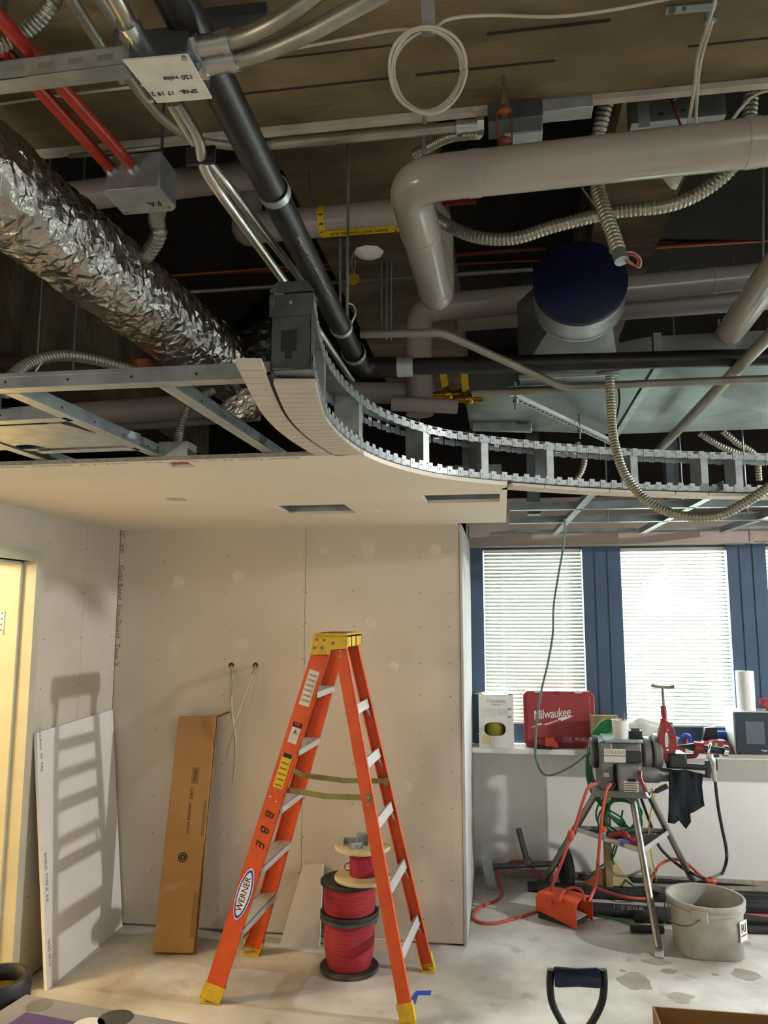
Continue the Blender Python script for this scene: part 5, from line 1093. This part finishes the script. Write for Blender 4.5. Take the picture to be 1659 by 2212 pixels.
def bxp(name, xa, ya, xb, yb, d0, d1, m, bevel=.006, parent=tri):
    a, b = mp(xa, ya), mp(xb, yb); return MB().span((a.x, YM+d0, b.z), (b.x, YM+d1, a.z)).build(name, m, parent, bevel=bevel)
bxp('base_plate', 1283, 1704, 1400, 1724, -.03, .24, 'machine_grey')
bxp('head_column', 1293, 1600, 1326, 1706, -.02, .22, 'machine_grey', .012)
bxp('head_housing', 1312, 1604, 1388, 1655, .0, .24, 'machine_grey', .01)
bxp('dark_recess', 1350, 1622, 1386, 1648, -.012, .01, 'machine_dark', .003)
gb = bxp('gearbox', 1331, 1648, 1384, 1708, -.07, .2, 'machine_grey', .014)
bxp('rating_plate', 1343, 1682, 1376, 1706, -.0725, -.068, 'white_sticker', .001, gb); bxp('rating_plate', 1352, 1677, 1369, 1684, -.0727, -.068, 'ink_black', .001, gb)
for k in range(4): bxp('small_print', 1345, 1686+k*5, 1374-3*(k % 2), 1688+k*5, -.074, -.072, 'ink_black', 0, gb)
tt = bxp('top_tray', 1306, 1597, 1388, 1604, -.03, .25, 'galv', .002)
a, b = mp(1303, 1616), mp(1351, 1646); np_ = MB().span((a.x, YM-.0255, b.z), (b.x, YM-.021, a.z)).build('name_plate', 'white_sticker', tri)
text('COLLINS', .03, ((a.x+b.x)/2, YM-.0262, a.z-.02), (1, 0, 0), (0, 0, 1), 'faint_ink', np_, xs=1.0); MB().span((a.x, YM-.0262, a.z-.042), (b.x, YM-.0255, a.z-.038)).build('plate_line', 'ink_black', np_)
bxp('warning_sticker', 1303, 1668, 1315, 1677, -.0215, -.0195, 'white_sticker', 0)
for (xc, yc, w_, r_, nm, mt) in ((1286, 1623, .022, .100, 'rear_wheel', 'machine_dark'), (1278, 1624, .012, .088, 'rear_wheel', 'machine_grey'), (1395, 1626, .026, .098, 'chuck_wheel', 'machine_grey'), (1417, 1623, .026, .106, 'hammer_wheel', 'machine_grey')):
    c = mp(xc, yc, .11); MB().lathe([(.03, -w_), (r_-.012, -w_), (r_, -w_*.6), (r_, w_*.6), (r_-.012, w_), (.03, w_)], c, (1, 0, 0), 36).build(nm, mt, tri)
c = mp(1406, 1625, .11); MB().cyl(c-V((.04, 0, 0)), c+V((.10, 0, 0)), .04, 18).build('spindle', 'machine_dark', tri)
a, b = mp(1384, 1672, .06), mp(1452, 1674, .06); MB().tube([a, lerp(a, b, .55), lerp(a, b, .62), b], .05, 20, radii=[.05, .05, .042, .036]).build('rail_support', 'machine_grey', tri)
for ya, xa, xb, r_ in ((1652, 1440, 1530, .019), (1672, 1448, 1530, .010)): MB().cyl(mp(xa, ya, .06), mp(xb, ya+(6 if r_ > .015 else 4), .06), r_, 14).build('carriage_rail', 'machine_dark', tri)
MB().bar(mp(1528, 1642, .06), mp(1530, 1680, .06), .03, .03).build('rail_end', 'machine_dark', tri, bevel=.004)
bxp('carriage', 1445, 1628, 1486, 1662, .0, .16, 'machine_dark', .012)
# red cutter with screw handle
c = mp(1440, 1600, .05); cu = MB(); N_ = 28
for rr0, rr1, yy in ((.055, .12, 0),):
    P = []
    for k in range(N_):
        t_ = 2*pi*k/N_; P.append((cos(t_), sin(t_)))
    vs = []; fs = []
    for yv_ in (-.03, .03):
        for r2 in ((.052, .118), (.015, .055)):
            for cx_, sx_ in P: vs.append(c+V((cx_*r2[0]*1.0, yv_, sx_*r2[1])))
    for k in range(N_):
        k2 = (k+1) % N_; fs += [(k, k2, N_+k2, N_+k), (2*N_+k, 3*N_+k, 3*N_+k2, 2*N_+k2), (k, 2*N_+k, 2*N_+k2, k2), (N_+k, N_+k2, 3*N_+k2, 3*N_+k)]
    cu.add(vs, fs)
ctr_ = cu.build('pipe_cutter', 'red_paint', tri, bevel=.006)
MB().cyl(mp(1431, 1484, .05), mp(1434, 1528, .05), .0085, 12).build('feed_screw', 'emt_dull', ctr_)
MB().tube([mp(1407, 1480, .05), mp(1418, 1483, .05), mp(1445, 1485, .05), mp(1456, 1483, .05)], .01, 10, radii=[.012, .009, .009, .0115]).build('screw_handle', 'emt_dull', ctr_)
MB().tube([mp(1433, 1524, .05), mp(1434, 1540, .05), mp(1436, 1556, .05)], .015, 12, radii=[.017, .018, .013]).tube([mp(1434, 1552, .05), mp(1437, 1578, .05)], .03, 12, radii=[.02, .036]).build('screw_sleeve', 'red_case', ctr_)
MB().cyl(mp(1449, 1560, .06), mp(1450, 1580, .06), .011, 10).build('lock_pin', 'machine_dark', ctr_)
# reamer arm
MB().tube([mp(1466, 1611, .02), mp(1500, 1614, .02)], .01, 14, radii=[.003, .026]).build('reamer_cone', 'machine_dark', tri)
MB().cyl(mp(1499, 1614, .02), mp(1519, 1616, .02), .034, 16).tube(fillet([mp(1505, 1622, .03), mp(1503, 1632, .04), mp(1478, 1634, .06), mp(1477, 1650, .06)], .03), .016, 10).build('reamer_arm', 'red_paint', tri)
MB().cyl(mp(1518, 1616, .02), mp(1562, 1622, .02), .02, 14).build('reamer_bar', 'machine_dark', tri); MB().cyl(mp(1562, 1621, .02), mp(1571, 1623, .02), .034, 20).build('reamer_knob', 'chrome', tri)
# levers
MB().tube(catmull([mp(1384, 1666, -.07), mp(1384, 1682, -.09), mp(1392, 1700, -.10), mp(1397, 1716, -.10)], 6), .012, 10).build('clutch_lever', 'red_paint', tri)
MB().cyl(mp(1416, 1710, -.06), mp(1442, 1698, -.06), .014, 12).cyl(mp(1400, 1716, -.06), mp(1418, 1709, -.06), .006, 8).build('side_handle', 'machine_dark', tri)
MB().tube(catmull([mp(1393, 1706, -.10), mp(1400, 1722, -.11), mp(1408, 1712, -.10), mp(1406, 1704, -.09)], 6), .009, 8).build('lever_joint', 'chrome', tri)
MB().lathe([(.018, 0), (.018, .03), (.012, .03)], mp(1322, 1694, -.03), (0, -1, 0), 16).build('cord_gland', 'machine_dark', tri)
# cup with brush, black tool, timber behind
c = mp(1341, 1592, .06); zt = mp(1341, 1597, .06).z+.006; t = thing('paint_cup', 'white paint-stained cup with a brush on the machine', 'cup', (c.x, c.y, zt))
MB().lathe([(0, 0), (.045, 0), (.050, .105), (.053, .107), (.053, .112), (.048, .112), (.044, .006), (0, .006)], (c.x, c.y, zt), (0, 0, 1), 28).build('cup', 'white_plastic', t)
MB().cyl((c.x+.005, c.y, zt+.02), mp(1348, 1540, .08), .006, 8).build('brush_handle', 'cardboard_dark', t)
c = mp(1371, 1596, .08); one('black_tool', MB().box((c.x, c.y, zt+.024), (.085, .06, .048)).cyl((c.x-.02, c.y-.01, zt+.05), (c.x+.03, c.y, zt+.05), .012, 10), 'black_rubber', 'black tool lying on the machine tray beside the cup', 'tool', bevel=.004)
t = thing('hose_post', 'wooden post stand with gusset braces behind the tripod', 'post', (.66, 5.40, 0))
MB().span((.62, 5.36, .0), (.665, 5.45, 1.02)).build('post', 'wood_post', t, bevel=.003); MB().span((.56, 5.38, 1.0), (.74, 5.43, 1.12)).build('top_block', 'wood_post', t, bevel=.003)
MB().prism([(.40, 5.37, 0), (.62, 5.37, 0), (.62, 5.37, .16), (.60, 5.37, .16)], (0, .02, 0)).build('gusset', 'cardboard_dark', t); MB().prism([(.665, 5.37, 0), (.84, 5.37, 0), (.665, 5.37, .24)], (0, .02, 0)).build('gusset', 'wood_pale', t)
# rag
def rag(px, y, m, label):
    bm = bmesh.new(); vs = [bm.verts.new(PY(x_, y_, y)) for x_, y_ in px]
    for i in range(len(vs)): bm.edges.new((vs[i], vs[(i+1) % len(vs)]))
    bmesh.ops.triangle_fill(bm, edges=bm.edges[:], use_beauty=True)
    for _ in range(3): bmesh.ops.subdivide_edges(bm, edges=bm.edges[:], cuts=1, use_grid_fill=True)
    for v_ in bm.verts: v_.co.y += .02*mnoise.noise(V((v_.co.x*16, 0, v_.co.z*5)))+.006*mnoise.noise(V((v_.co.x*40, 3, v_.co.z*14)))
    me = bpy.data.meshes.new('rag'); bm.to_mesh(me); bm.free(); me.materials.append(MATS[m]); me.shade_smooth(); o = bpy.data.objects.new('rag', me); COL.objects.link(o)
    s_ = o.modifiers.new('thickness', 'SOLIDIFY'); s_.thickness = .005; o['_o'] = (0, 0, 0); return tag(o, label, 'rag')
rag([(1445, 1664), (1480, 1662), (1518, 1672), (1517, 1699), (1523, 1742), (1491, 1757), (1492, 1775), (1482, 1791), (1466, 1772), (1457, 1779), (1443, 1777), (1444, 1725)], 4.99, 'black_cloth', 'torn black rag hanging from the machine rails')
# oil gun and its hose
g = thing('oil_gun', 'chrome oil gun hooked on the reamer bar', 'oil gun', mp(1539, 1640, -.04))
MB().tube(catmull([mp(1528, 1640, -.03), mp(1532, 1618, -.03), mp(1535, 1608, -.01), mp(1540, 1612, .05)], 6), .008, 10).build('hook', 'chrome', g)
MB().tube([mp(1534, 1628, -.03), mp(1538, 1642, -.03), mp(1541, 1660, -.03), mp(1545, 1688, -.03)], .02, 14, radii=[.014, .022, .016, .013]).build('grip', 'chrome', g); MB().bar(mp(1548, 1640, -.03), mp(1549, 1664, -.03), .008, .004).cyl(mp(1540, 1634, -.03), mp(1553, 1632, -.03), .009, 10).build('trigger', 'machine_dark', g)
def cord(pts, r, m, label, cat='cord', name='cord', per=8, knots=()):
    P = catmull(pts, per); mb = MB().tube(P, r, 9); o_ = one(name, mb, m, label, cat)
    return o_
Fz = lambda x_, y_, z_=.007: PZ(x_, y_, z_)
cord([mp(1545, 1688, -.03), mp(1551, 1740, -.02), mp(1560, 1790, .0), mp(1569, 1835, .03), mp(1568, 1865, .08), Fz(1556, 1893, .03), Fz(1540, 1903, .02), mp(1510, 1893, .40), mp(1470, 1872, .42), mp(1425, 1830, .42), mp(1405, 1780, .40), mp(1385, 1725, .3)], .0095, 'black_rubber', 'black hose from the oil gun down to the bucket and back up', 'hose', 'oil_hose')
cord([mp(1438, 1694, .3), mp(1420, 1705, .3), mp(1405, 1760, .25), mp(1402, 1810, .25), mp(1412, 1870, .3), Fz(1418, 1904, .05)], .0045, 'yellow_cord', 'yellow cord running down behind the front tripod leg')
# green air hose, looped over the post
gh = thing('green_hose', 'green air hose looped over the machine and hanging beneath it', 'hose', (.62, 5.3, .3))
rn = random.Random(4)
for k in range(7):
    j = lambda s_=6: rn.uniform(-s_, s_)
    MB().tube(catmull([mp(1348-k*2, 1578+k, .3), mp(1330+j(3), 1560+k*2, .3), mp(1305+k*2, 1556+k*4, .3), mp(1283+k*3, 1580+k*3, .28), mp(1270+k*2.6, 1625+j(), .26), mp(1267+k*1.8, 1670+j(), .26), mp(1276+k*3, 1712+j(), .28), mp(1305+j(5), 1745+j(10), .30), mp(1340+j(), 1775+j(12), .3), mp(1366+j(), 1795+j(14), .3), mp(1384+j(5), 1760+j(14), .3), mp(1366+j(), 1730+j(10), .3), mp(1330+j(), 1722+j(8), .3), mp(1310+j(), 1700, .3)], 7), .0062, 8).build('loop', 'green_hose', gh)
for k in range(6):
    cx_, cy_ = 1345+rn.uniform(-14, 14), 1766+rn.uniform(-10, 10); rx_, ry_ = rn.uniform(30, 46), rn.uniform(36, 52); ph = rn.uniform(0, 6)
    MB().tube([mp(cx_+rx_*cos(ph+2*pi*j_/30)+3*sin(3*j_/30*pi), cy_+ry_*sin(ph+2*pi*j_/30), .22+.015*k+.02*sin(j_*.4)) for j_ in range(31)], .0062, 8).build('loop', 'green_hose', gh)
MB().tube(catmull([mp(1345, 1750, .3), mp(1338, 1800, .3), mp(1325, 1850, .35), Fz(1300, 1870, .12), Fz(1262, 1900, .07)], 8), .0062, 8).build('tail', 'green_hose', gh); MB().tube(catmull([mp(1338, 1800, .3), mp(1322, 1850, .35), Fz(1340, 1890, .12), Fz(1376, 1920, .07)], 8), .0062, 8).build('tail', 'green_hose', gh)
cord([Fz(1285, 1977), Fz(1330, 1985), Fz(1380, 2000), Fz(1430, 1998), Fz(1446, 1975), Fz(1440, 1945, .05)], .0062, 'green_hose', 'green hose on the floor between pedal and bucket', 'hose', 'green_hose')
# orange cords
cord([mp(1290, 1692, -.03), mp(1272, 1700, -.08), mp(1258, 1735, -.1), mp(1243, 1785, -.1), mp(1233, 1803, -.1), mp(1218, 1850, -.1), mp(1196, 1905, -.08), mp(1187, 1935, -.05), Fz(1190, 1952, .12)], .0095, 'cord_orange', 'orange cord from the left of the machine down to the pedal', name='orange_cord')
k_ = mp(1233, 1803, -.1); one('cord_knot', MB().blob(k_+V((0, -.012, 0)), (.022, .02, .03), 2, .3), 'cord_orange', 'orange knot tied on the left tripod leg', 'knot')
cord([mp(1320, 1692, -.05), mp(1310, 1708, -.1), mp(1302, 1750, -.12), mp(1296, 1810, -.12), mp(1291, 1870, -.1), mp(1285, 1915, -.06), Fz(1272, 1948, .12)], .0095, 'cord_orange', 'orange cord from the machine front straight down to the pedal', name='orange_cord')
cord([Fz(1195, 1968, .03), Fz(1165, 1968), Fz(1120, 1982), Fz(1070, 1994), Fz(1035, 1992), Fz(1022, 1978), Fz(1040, 1958), Fz(1072, 1945), Fz(1084, 1928), Fz(1078, 1905, .03), Fz(1076, 1886, .06), Fz(1090, 1868, .10), Fz(1116, 1860, .13), Fz(1140, 1866, .12), Fz(1165, 1890, .06), Fz(1185, 1900, .03)], .0095, 'cord_orange', 'orange cord curling over the floor beside the end wall', name='orange_cord')
cord([Fz(1208, 1948, .14), Fz(1215, 1928, .16), Fz(1235, 1918, .17), Fz(1256, 1924, .17), Fz(1263, 1945, .15)], .0085, 'cord_orange', 'small orange cord loop above the pedal', name='orange_cord')
cord([Fz(1262, 1905, .09), Fz(1300, 1922, .09), Fz(1350, 1938, .09), Fz(1394, 1942, .08)], .0095, 'cord_orange', 'orange cord lying across the black pipes', name='orange_cord')
cord([Fz(1403, 1912, .08), Fz(1412, 1888, .12), Fz(1428, 1866, .16), Fz(1455, 1856, .19), Fz(1482, 1864, .18), Fz(1512, 1890, .12), Fz(1534, 1905, .08)], .0095, 'cord_orange', 'orange cord arching behind the bucket', name='orange_cord')
k_ = Fz(1536, 1904, .07); one('cord_knot', MB().blob(k_, (.032, .024, .026), 6, .4), 'cord_orange', 'orange knot behind the bucket rim', 'knot')
cord([Fz(1590, 1975, .06), Fz(1659, 1980, .06), Fz(1720, 1984, .05)], .0095, 'cord_orange', 'orange cord on the pipes right of the bucket', name='orange_cord')
# hanging green cord
cord([PZ(1221, 1118, 2.33), PY(1216, 1185, 5.0), PY(1205, 1250, 5.05), PY(1196, 1310, 5.08), PY(1194, 1370, 5.1), PY(1184, 1430, 5.12), PY(1170, 1490, 5.12), PY(1161, 1545, 5.12), PY(1157, 1600, 5.12), PY(1158, 1640, 5.12), PY(1172, 1670, 5.12), PY(1195, 1673, 5.12), PY(1225, 1660, 5.12), PY(1252, 1642, 5.12), PY(1275, 1622, 5.12)], .0078, 'green_cord', 'grey-green cord hanging from the ceiling grid to the machine')
# small things on the tool tray
t = thing('valve_part', 'red fitting with a blue ring on the tripod tray', 'fitting', tp3[0]+V((-.03, .12, .0)))
c = PZ(1350, 1822, tz_+.022); MB().ring(c, .020, .009, (0.2, 1, .5), 20, 8).build('blue_ring', 'blue_bright', t)
c2 = PZ(1358, 1815, tz_+.03); MB().tube(catmull([c2+V((-.10, .06, .0)), c2+V((-.03, .02, .03)), c2+V((.0, 0, 0)), c2+V((.02, -.04, -.015))], 6), .022, 10).tube([c2+V((.0, .0, .0)), c2+V((.06, .02, .01))], .018, 10).build('body', 'red_paint', t)
c = PZ(1303, 1795, tz_+.05); t = thing('bottle', 'small jar with an orange cap on the tripod tray', 'bottle', c+V((0, 0, -.045))); MB().lathe([(0, -.045), (.016, -.045), (.018, -.01), (.01, .0), (0, 0)], c, (0, 0, 1), 16).build('jar', 'galv_bright', t); MB().lathe([(0, 0), (.022, 0), (.022, .02), (.014, .026), (0, .026)], c, (0, 0, 1), 16).build('cap', 'orange_plastic', t)
c = PZ(1325, 1818, tz_+.02); one('pipe_nipple', MB().cyl(c+V((-.05, 0, .01)), c+V((.04, 0, 0)), .012, 12).cyl(c+V((.03, 0, 0)), c+V((.06, 0, 0)), .018, 12), 'alu', 'steel nipple lying on the tripod tray', 'fitting')
# ---- cart / wheel stand at the left
t = thing('pipe_dolly', 'grey steel pipe dolly with a wheel beside the end wall', 'dolly', (.12, 5.45, 0))
MB().bar(PZ(1062, 1922, 0)+V((0, 0, .002)), PZ(1062, 1922, 0)+V((-.045, .02, .27)), .065, .008, (0, -1, 0)).build('upright', 'galv', t)
MB().cyl((-.10, 5.44, .12), (.36, 5.47, .155), .018, 14).build('axle', 'galv_dark', t); MB().cyl((.13, 5.46, .145), (.075, 5.47, .36), .019, 14).build('handle', 'galv_dark', t); MB().blob((.13, 5.46, .15), (.035, .03, .035), 3, .1).build('clamp', 'galv_dark', t)
MB().lathe([(.03, -.02), (.10, -.022), (.127, -.02), (.13, 0), (.127, .02), (.10, .022), (.03, .02)], (.375, 5.44, .131), (1, .25, 0), 32).build('wheel', 'machine_dark', t)
# ---- black pipes on the floor
for i, (px, py, r_, x_end, dy, lb) in enumerate(((1140, 1914, .030, 2.6, .05, 'black steel pipe on the floor reaching farthest left'), (1250, 1893, .027, 2.6, .02, 'black steel pipe nearest the window wall'), (1262, 1927, .033, 2.5, .02, 'black steel pipe behind the lettered one'), (1268, 1962, .036, 1.02, -.02, 'black steel pipe with white lettering behind the pedal'), (1368, 1978, .034, 2.4, .10, 'short-sided black pipe behind the front tripod leg'), (1362, 2006, .020, .86, .02, 'thin black pipe stub nearest the camera'))):
    p = PZ(px, py, r_+.001); t = thing('steel_pipe', lb, 'pipe', (p.x, p.y, 0), 'black pipes on the floor')
    e = V((x_end, p.y+dy, r_+.001)); MB().cyl(p, e, r_, 20).build('tube', 'black_pipe_floor', t)
    if i == 3: text('1 1/2" SCH 40', .03, lerp(p, e, .42)+V((0, -r_*.72-.0005, r_*.70)), (e-p), V((0, .72, .70)), 'faint_ink', t, depth=.003)
    if i in (0,): MB().cyl(p+V((.06, 0, 0)), p+V((.14, .005, 0)), r_*1.3, 20).build('coupling', 'black_pipe_floor', t)
p = PZ(1615, 2008, .02); one('steel_pipe', MB().cyl(p, p+V((.6, .05, 0)), .02, 16), 'black_pipe_floor', 'black pipe end right of the bucket', 'pipe', 'black pipes on the floor')
for i, (py, r_) in enumerate(((1955, .034),)):
    p = PZ(1560, py, r_+.001); p.x = 1.30; one('steel_pipe', MB().cyl(p, p+V((1.2, .03, 0)), r_, 18), 'black_pipe_floor', 'black pipe emerging behind the bucket', 'pipe', 'black pipes on the floor')
one('pipe_stub', MB().cyl(PZ(1405, 1915, .09), PZ(1445, 1925, .09), .022, 14), 'galv', 'shiny pipe stub lying on the black pipes', 'pipe')
# ---- orange foot pedal
O = PZ(1246, 2010, 0); ex_ = (PZ(1284, 1988, 0)-O); wd = .19; ex_.normalize(); ey_ = V((-ex_.y, ex_.x, 0)); ln = .27; pz_ = V((0, 0, 1)); h_ = .15
t = thing('foot_pedal', 'orange hooded foot pedal switch on the floor', 'pedal', O+ey_*.12)
q = lambda u, v_, z_: O+ex_*u+ey_*v_+pz_*z_
m = MB(); prof = [(0, 0.), (0, h_*.78), (.018, h_*.96), (.045, h_), (wd-.045, h_), (wd-.018, h_*.96), (wd, h_*.78), (wd, 0.)]; vs = []; fs = []; st = [(0, 1, 0), (.10, 1, .02), (.20, 1.0, .035), (ln, .94, .045)]
for v_, sc, zl in st:
    for inner in (0, 1):
        for u, z_ in prof:
            uu = wd/2+(u-wd/2)*(1-.06*inner); zz = max(zl, z_*sc-(.006*inner if z_ > .01 else 0)); vs.append(q(uu, v_, zz))
n_ = len(prof)
for i in range(len(st)-1):
    for k in range(n_-1):
        for inner in (0, 1):
            a = (i*2+inner)*n_+k; b = ((i+1)*2+inner)*n_+k; fs.append((a, a+1, b+1, b) if not inner else (a, b, b+1, a+1))
    a = i*2*n_; b = (i+1)*2*n_; fs += [(a, b, b+n_, a+n_), (a+n_-1, a+2*n_-1, b+2*n_-1, b+n_-1)]
for k in range(n_-1): fs.append((k, n_+k, n_+k+1, k+1))
fs.append(tuple(((len(st)-1)*2)*n_+k for k in range(n_)))
m.add(vs, fs).build('hood', 'pedal_orange', t, bevel=.003)
MB().hexa([q(.02, .03, .03), q(wd-.02, .03, .03), q(wd-.02, .22, .06), q(.02, .22, .06), q(.02, .03, .036), q(wd-.02, .03, .036), q(wd-.02, .22, .066), q(.02, .22, .066)]).build('treadle', 'alu', t); MB().hexa([q(.01, .03, 0), q(wd-.01, .03, 0), q(wd-.01, ln-.01, 0), q(.01, ln-.01, 0), q(.01, .03, .02), q(wd-.01, .03, .02), q(wd-.01, ln-.01, .03), q(.01, ln-.01, .03)]).build('base', 'machine_dark', t)
# ---- bucket
bc = V((1.052, 4.62, 0)); hb = .272; t = thing('bucket', 'dirty grey plastic bucket with a wire handle', 'bucket', bc); n_ = 48; vs = []; fs = []
rings = [(0, .158, .75), (.012, .166, .75), (.12, .178, .6), (.20, .187, .25), (.225, .192, .0), (.226, .203, 0), (.236, .203, 0), (.237, .195, 0), (.252, .196, 0), (.253, .205, 0), (hb, .206, 0), (hb, .194, 0), (.20, .182, .25), (.07, .168, .6)]
for z_, r_, sq in rings:
    for k in range(n_):
        a = 2*pi*k/n_+rad(12); s_ = 1/max(abs(cos(a)), abs(sin(a))); ff = 1+sq*(min(s_, 1.26)-1); vs.append(bc+V((cos(a)*r_*ff*.98, sin(a)*r_*ff*.98, z_)))
for i in range(len(rings)-1):
    for k in range(n_): k2 = (k+1) % n_; fs.append((i*n_+k, i*n_+k2, (i+1)*n_+k2, (i+1)*n_+k))
fs += [tuple(range(n_-1, -1, -1)), tuple((len(rings)-1)*n_+k for k in range(n_))]
MB().add(vs, fs).build('body', 'bucket_plastic', t)
ang = rad(-112); e_ = bc+V((cos(ang)*.204, sin(ang)*.204, .225)); er = Mx.Rotation(ang+pi/2, 3, 'Z'); MB().box(e_, (.085, .016, .055), er).build('ear', 'bucket_plastic', t, bevel=.003)
MB().tube(catmull([e_+V((0, -.012, -.01)), e_+V((-.05, .0, -.045)), e_+V((-.11, .06, -.062)), e_+V((-.14, .14, -.05)), e_+V((-.13, .22, .0))], 8), .0035, 8).build('wire_handle', 'galv_dark', t)
a2 = rad(-42); sc_ = bc+V((cos(a2)*.203, sin(a2)*.203, .15)); tx_ = V((-sin(a2), cos(a2), 0)); sticker(sc_, tx_, (0, 0, 1), .075, .10, 'white_plastic', t, 'paper_label'); text('RI', .06, sc_+V((cos(a2), sin(a2), 0))*.002+V((0, 0, .012)), tx_, (0, 0, 1), 'ink_black', t); sticker(sc_+V((cos(a2), sin(a2), 0))*.001+V((0, 0, -.022)), tx_, (0, 0, 1), .06, .006, 'red_case', t, 'label_stripe')
t = thing('pipe_fitting', 'chrome pipe fitting lying in the bucket', 'fitting', bc+V((-.03, -.02, .13))); MB().cyl(bc+V((-.10, -.05, .168)), bc+V((.04, -.03, .13)), .018, 16).build('tube', 'chrome', t); MB().cyl(bc+V((-.125, -.052, .172)), bc+V((-.10, -.05, .168)), .021, 16).build('black_end', 'black_rubber', t)
one('bottle_blue', MB().lathe([(0, 0), (.016, 0), (.016, .05), (.008, .065), (0, .066)], bc+V((.02, .03, .11)), (0.1, .1, 1), 14), 'blue_plastic', 'small blue bottle in the bucket', 'bottle')
one('bar_tool', MB().cyl(bc+V((.03, -.06, .13)), bc+V((.12, -.03, .145)), .012, 12), 'black_rubber', 'black tool handle lying in the bucket', 'tool')
# spilled oil stains are in the floor; wet patches on the concrete near the machine
mat('wet_patch', '#958d80', .5, c2='#a59d90', scale=9)
for i, (px, py, rx_, ry_) in enumerate(((1375, 2120, .085, .06), (1530, 2075, .05, .03), (1585, 2068, .055, .028), (1607, 2038, .035, .022), (1445, 2098, .04, .02), (1420, 2078, .07, .03), (1470, 2155, .06, .04), (1610, 2105, .07, .045), (1545, 2105, .02, .012), (1345, 2097, .018, .01))):
    c = PZ(px, py, 0); P = []
    for k in range(22):
        a = 2*pi*k/22; w_ = 1+.45*mnoise.noise(V((cos(a)*1.6+i*3.1, sin(a)*1.6, i*1.7))); P.append(c+V((cos(a)*rx_*w_, sin(a)*ry_*w_*1.4, .0004)))
    o = MB().prism(P, (0, 0, .0004)).build('wet_patch', 'wet_patch', fl)
# ================================================================== foreground
yh = 1.70
t = thing('shovel', 'navy D-grip shovel handle in the foreground', 'shovel', (.15, 1.85, 0))
g0, g1 = PY(1197, 2110, yh), PY(1297, 2112, yh); MB().tube([g0, lerp(g0, g1, .08), lerp(g0, g1, .5), lerp(g0, g1, .92), g1], .018, 16, radii=[.017, .0185, .0165, .0185, .017]).build('grip', 'navy_grip', t)
for s_, e_ in ((1190, 1), (1303, -1)):
    MB().tube(catmull([PY(s_, 2094, yh), PY(s_-2*e_, 2125, yh), PY(s_+3*e_, 2165, yh), PY(s_+22*e_, 2205, yh), PY(s_+46*e_, 2240, yh), PY(1247, 2268, yh)], 8), .0075, 10).build('arm', 'black_rubber', t)
sh0 = PY(1247, 2262, yh); sh1 = V((.19, 2.03, .30)); MB().cyl(sh0, sh1, .016, 16).build('shaft', 'wood_pale', t)
bl = [V((-.10, 0, .27)), V((.10, 0, .27)), V((.11, 0, .1)), (0, 0, 0)]; dv = (sh1-sh0).normalized(); MB().prism([V((.09, 2.055, .30)), V((.30, 2.055, .30)), V((.31, 2.10, .10)), V((.26, 2.12, .02)), V((.20, 2.125, .0)), V((.13, 2.12, .02)), V((.09, 2.10, .10))], (0, .004, .001)).build('blade', 'galv_dark', t)
x0, x1, ya, yb, hh = .476, 1.22, 2.42, 2.925, .452
t = thing('open_carton', 'open cardboard carton in the bottom right corner', 'carton', ((x0+x1)/2, (ya+yb)/2, 0))
for nm, a, b in (('far_wall', (x0, yb-.006, 0), (x1, yb, hh)), ('near_wall', (x0, ya, 0), (x1, ya+.006, hh)), ('side_wall', (x0, ya+.006, 0), (x0+.006, yb-.006, hh)), ('side_wall', (x1-.006, ya+.006, 0), (x1, yb-.006, hh)), ('bottom', (x0+.006, ya+.006, 0), (x1-.006, yb-.006, .006))): MB().span(a, b).build(nm, 'cardboard_dark', t)
# printed carton and black-rimmed tub at the lower left
z_ = .38; e0, e1 = PZ(57, 2147, z_), PZ(425, 2213, z_); dx_ = (e1-e0).normalized(); dy_ = V((dx_.y, -dx_.x, 0))
if dy_.y > 0: dy_ = -dy_
t = thing('printed_carton', 'grey carton printed with a purple band at the bottom edge', 'carton', e0+dy_*.2-V((0, 0, z_))); L_ = 1.0; Wd_ = .42
c4 = [e0, e0+dx_*L_, e0+dx_*L_+dy_*Wd_, e0+dy_*Wd_]; MB().hexa([p-V((0, 0, z_)) for p in c4]+c4).build('body', 'grey_print', t, bevel=.004)
b0_, b1_ = PZ(60, 2187, z_), PZ(215, 2218, z_); b0_ = b0_+(b0_-b1_)*.02; MB().prism([b0_, b1_, b1_+dx_*.3, b1_+dx_*.3+dy_*.15, b0_+dy_*.15], (0, 0, .0006)).build('purple_band', 'purple_print', t)
for px, py, r_, mt in ((190, 2216, .055, 'white_print'), (250, 2200, .06, 'galv_dark'), (85, 2172, .045, 'machine_grey')):
    c = PZ(px, py, z_); MB().lathe([(0, .0012), (r_, .0012), (r_, 0)], c, (0, 0, 1), 28).build('printed_disc', mt, t)
rc_ = PZ(-8, 2108, .42); t = thing('tub', 'yellow tub with a thick black rim at the lower left edge', 'tub', (rc_.x, rc_.y, 0))
MB().lathe([(0, 0), (.09, 0), (.105, .36), (.100, .36), (.088, .01), (0, .01)], (rc_.x, rc_.y, 0), (0, 0, 1), 32).build('body', 'yellow_plastic', t)
MB().lathe([(.085, .372), (.085, .40), (.10, .42), (.118, .418), (.126, .395), (.124, .33), (.112, .325), (.106, .345)], (rc_.x, rc_.y, 0), (0, 0, 1), 36).build('rim', 'black_rubber', t)
# carton seen in the next room
p = PX(2, 1570, -3.0); one('carton', MB().span((-3.3, p.y-.2, 0), (-2.95, p.y+.12, .62)).span((-3.28, p.y-.18, .621), (-2.97, p.y+.10, 1.15)), 'cardboard', 'brown cartons seen through the doorway', 'carton')
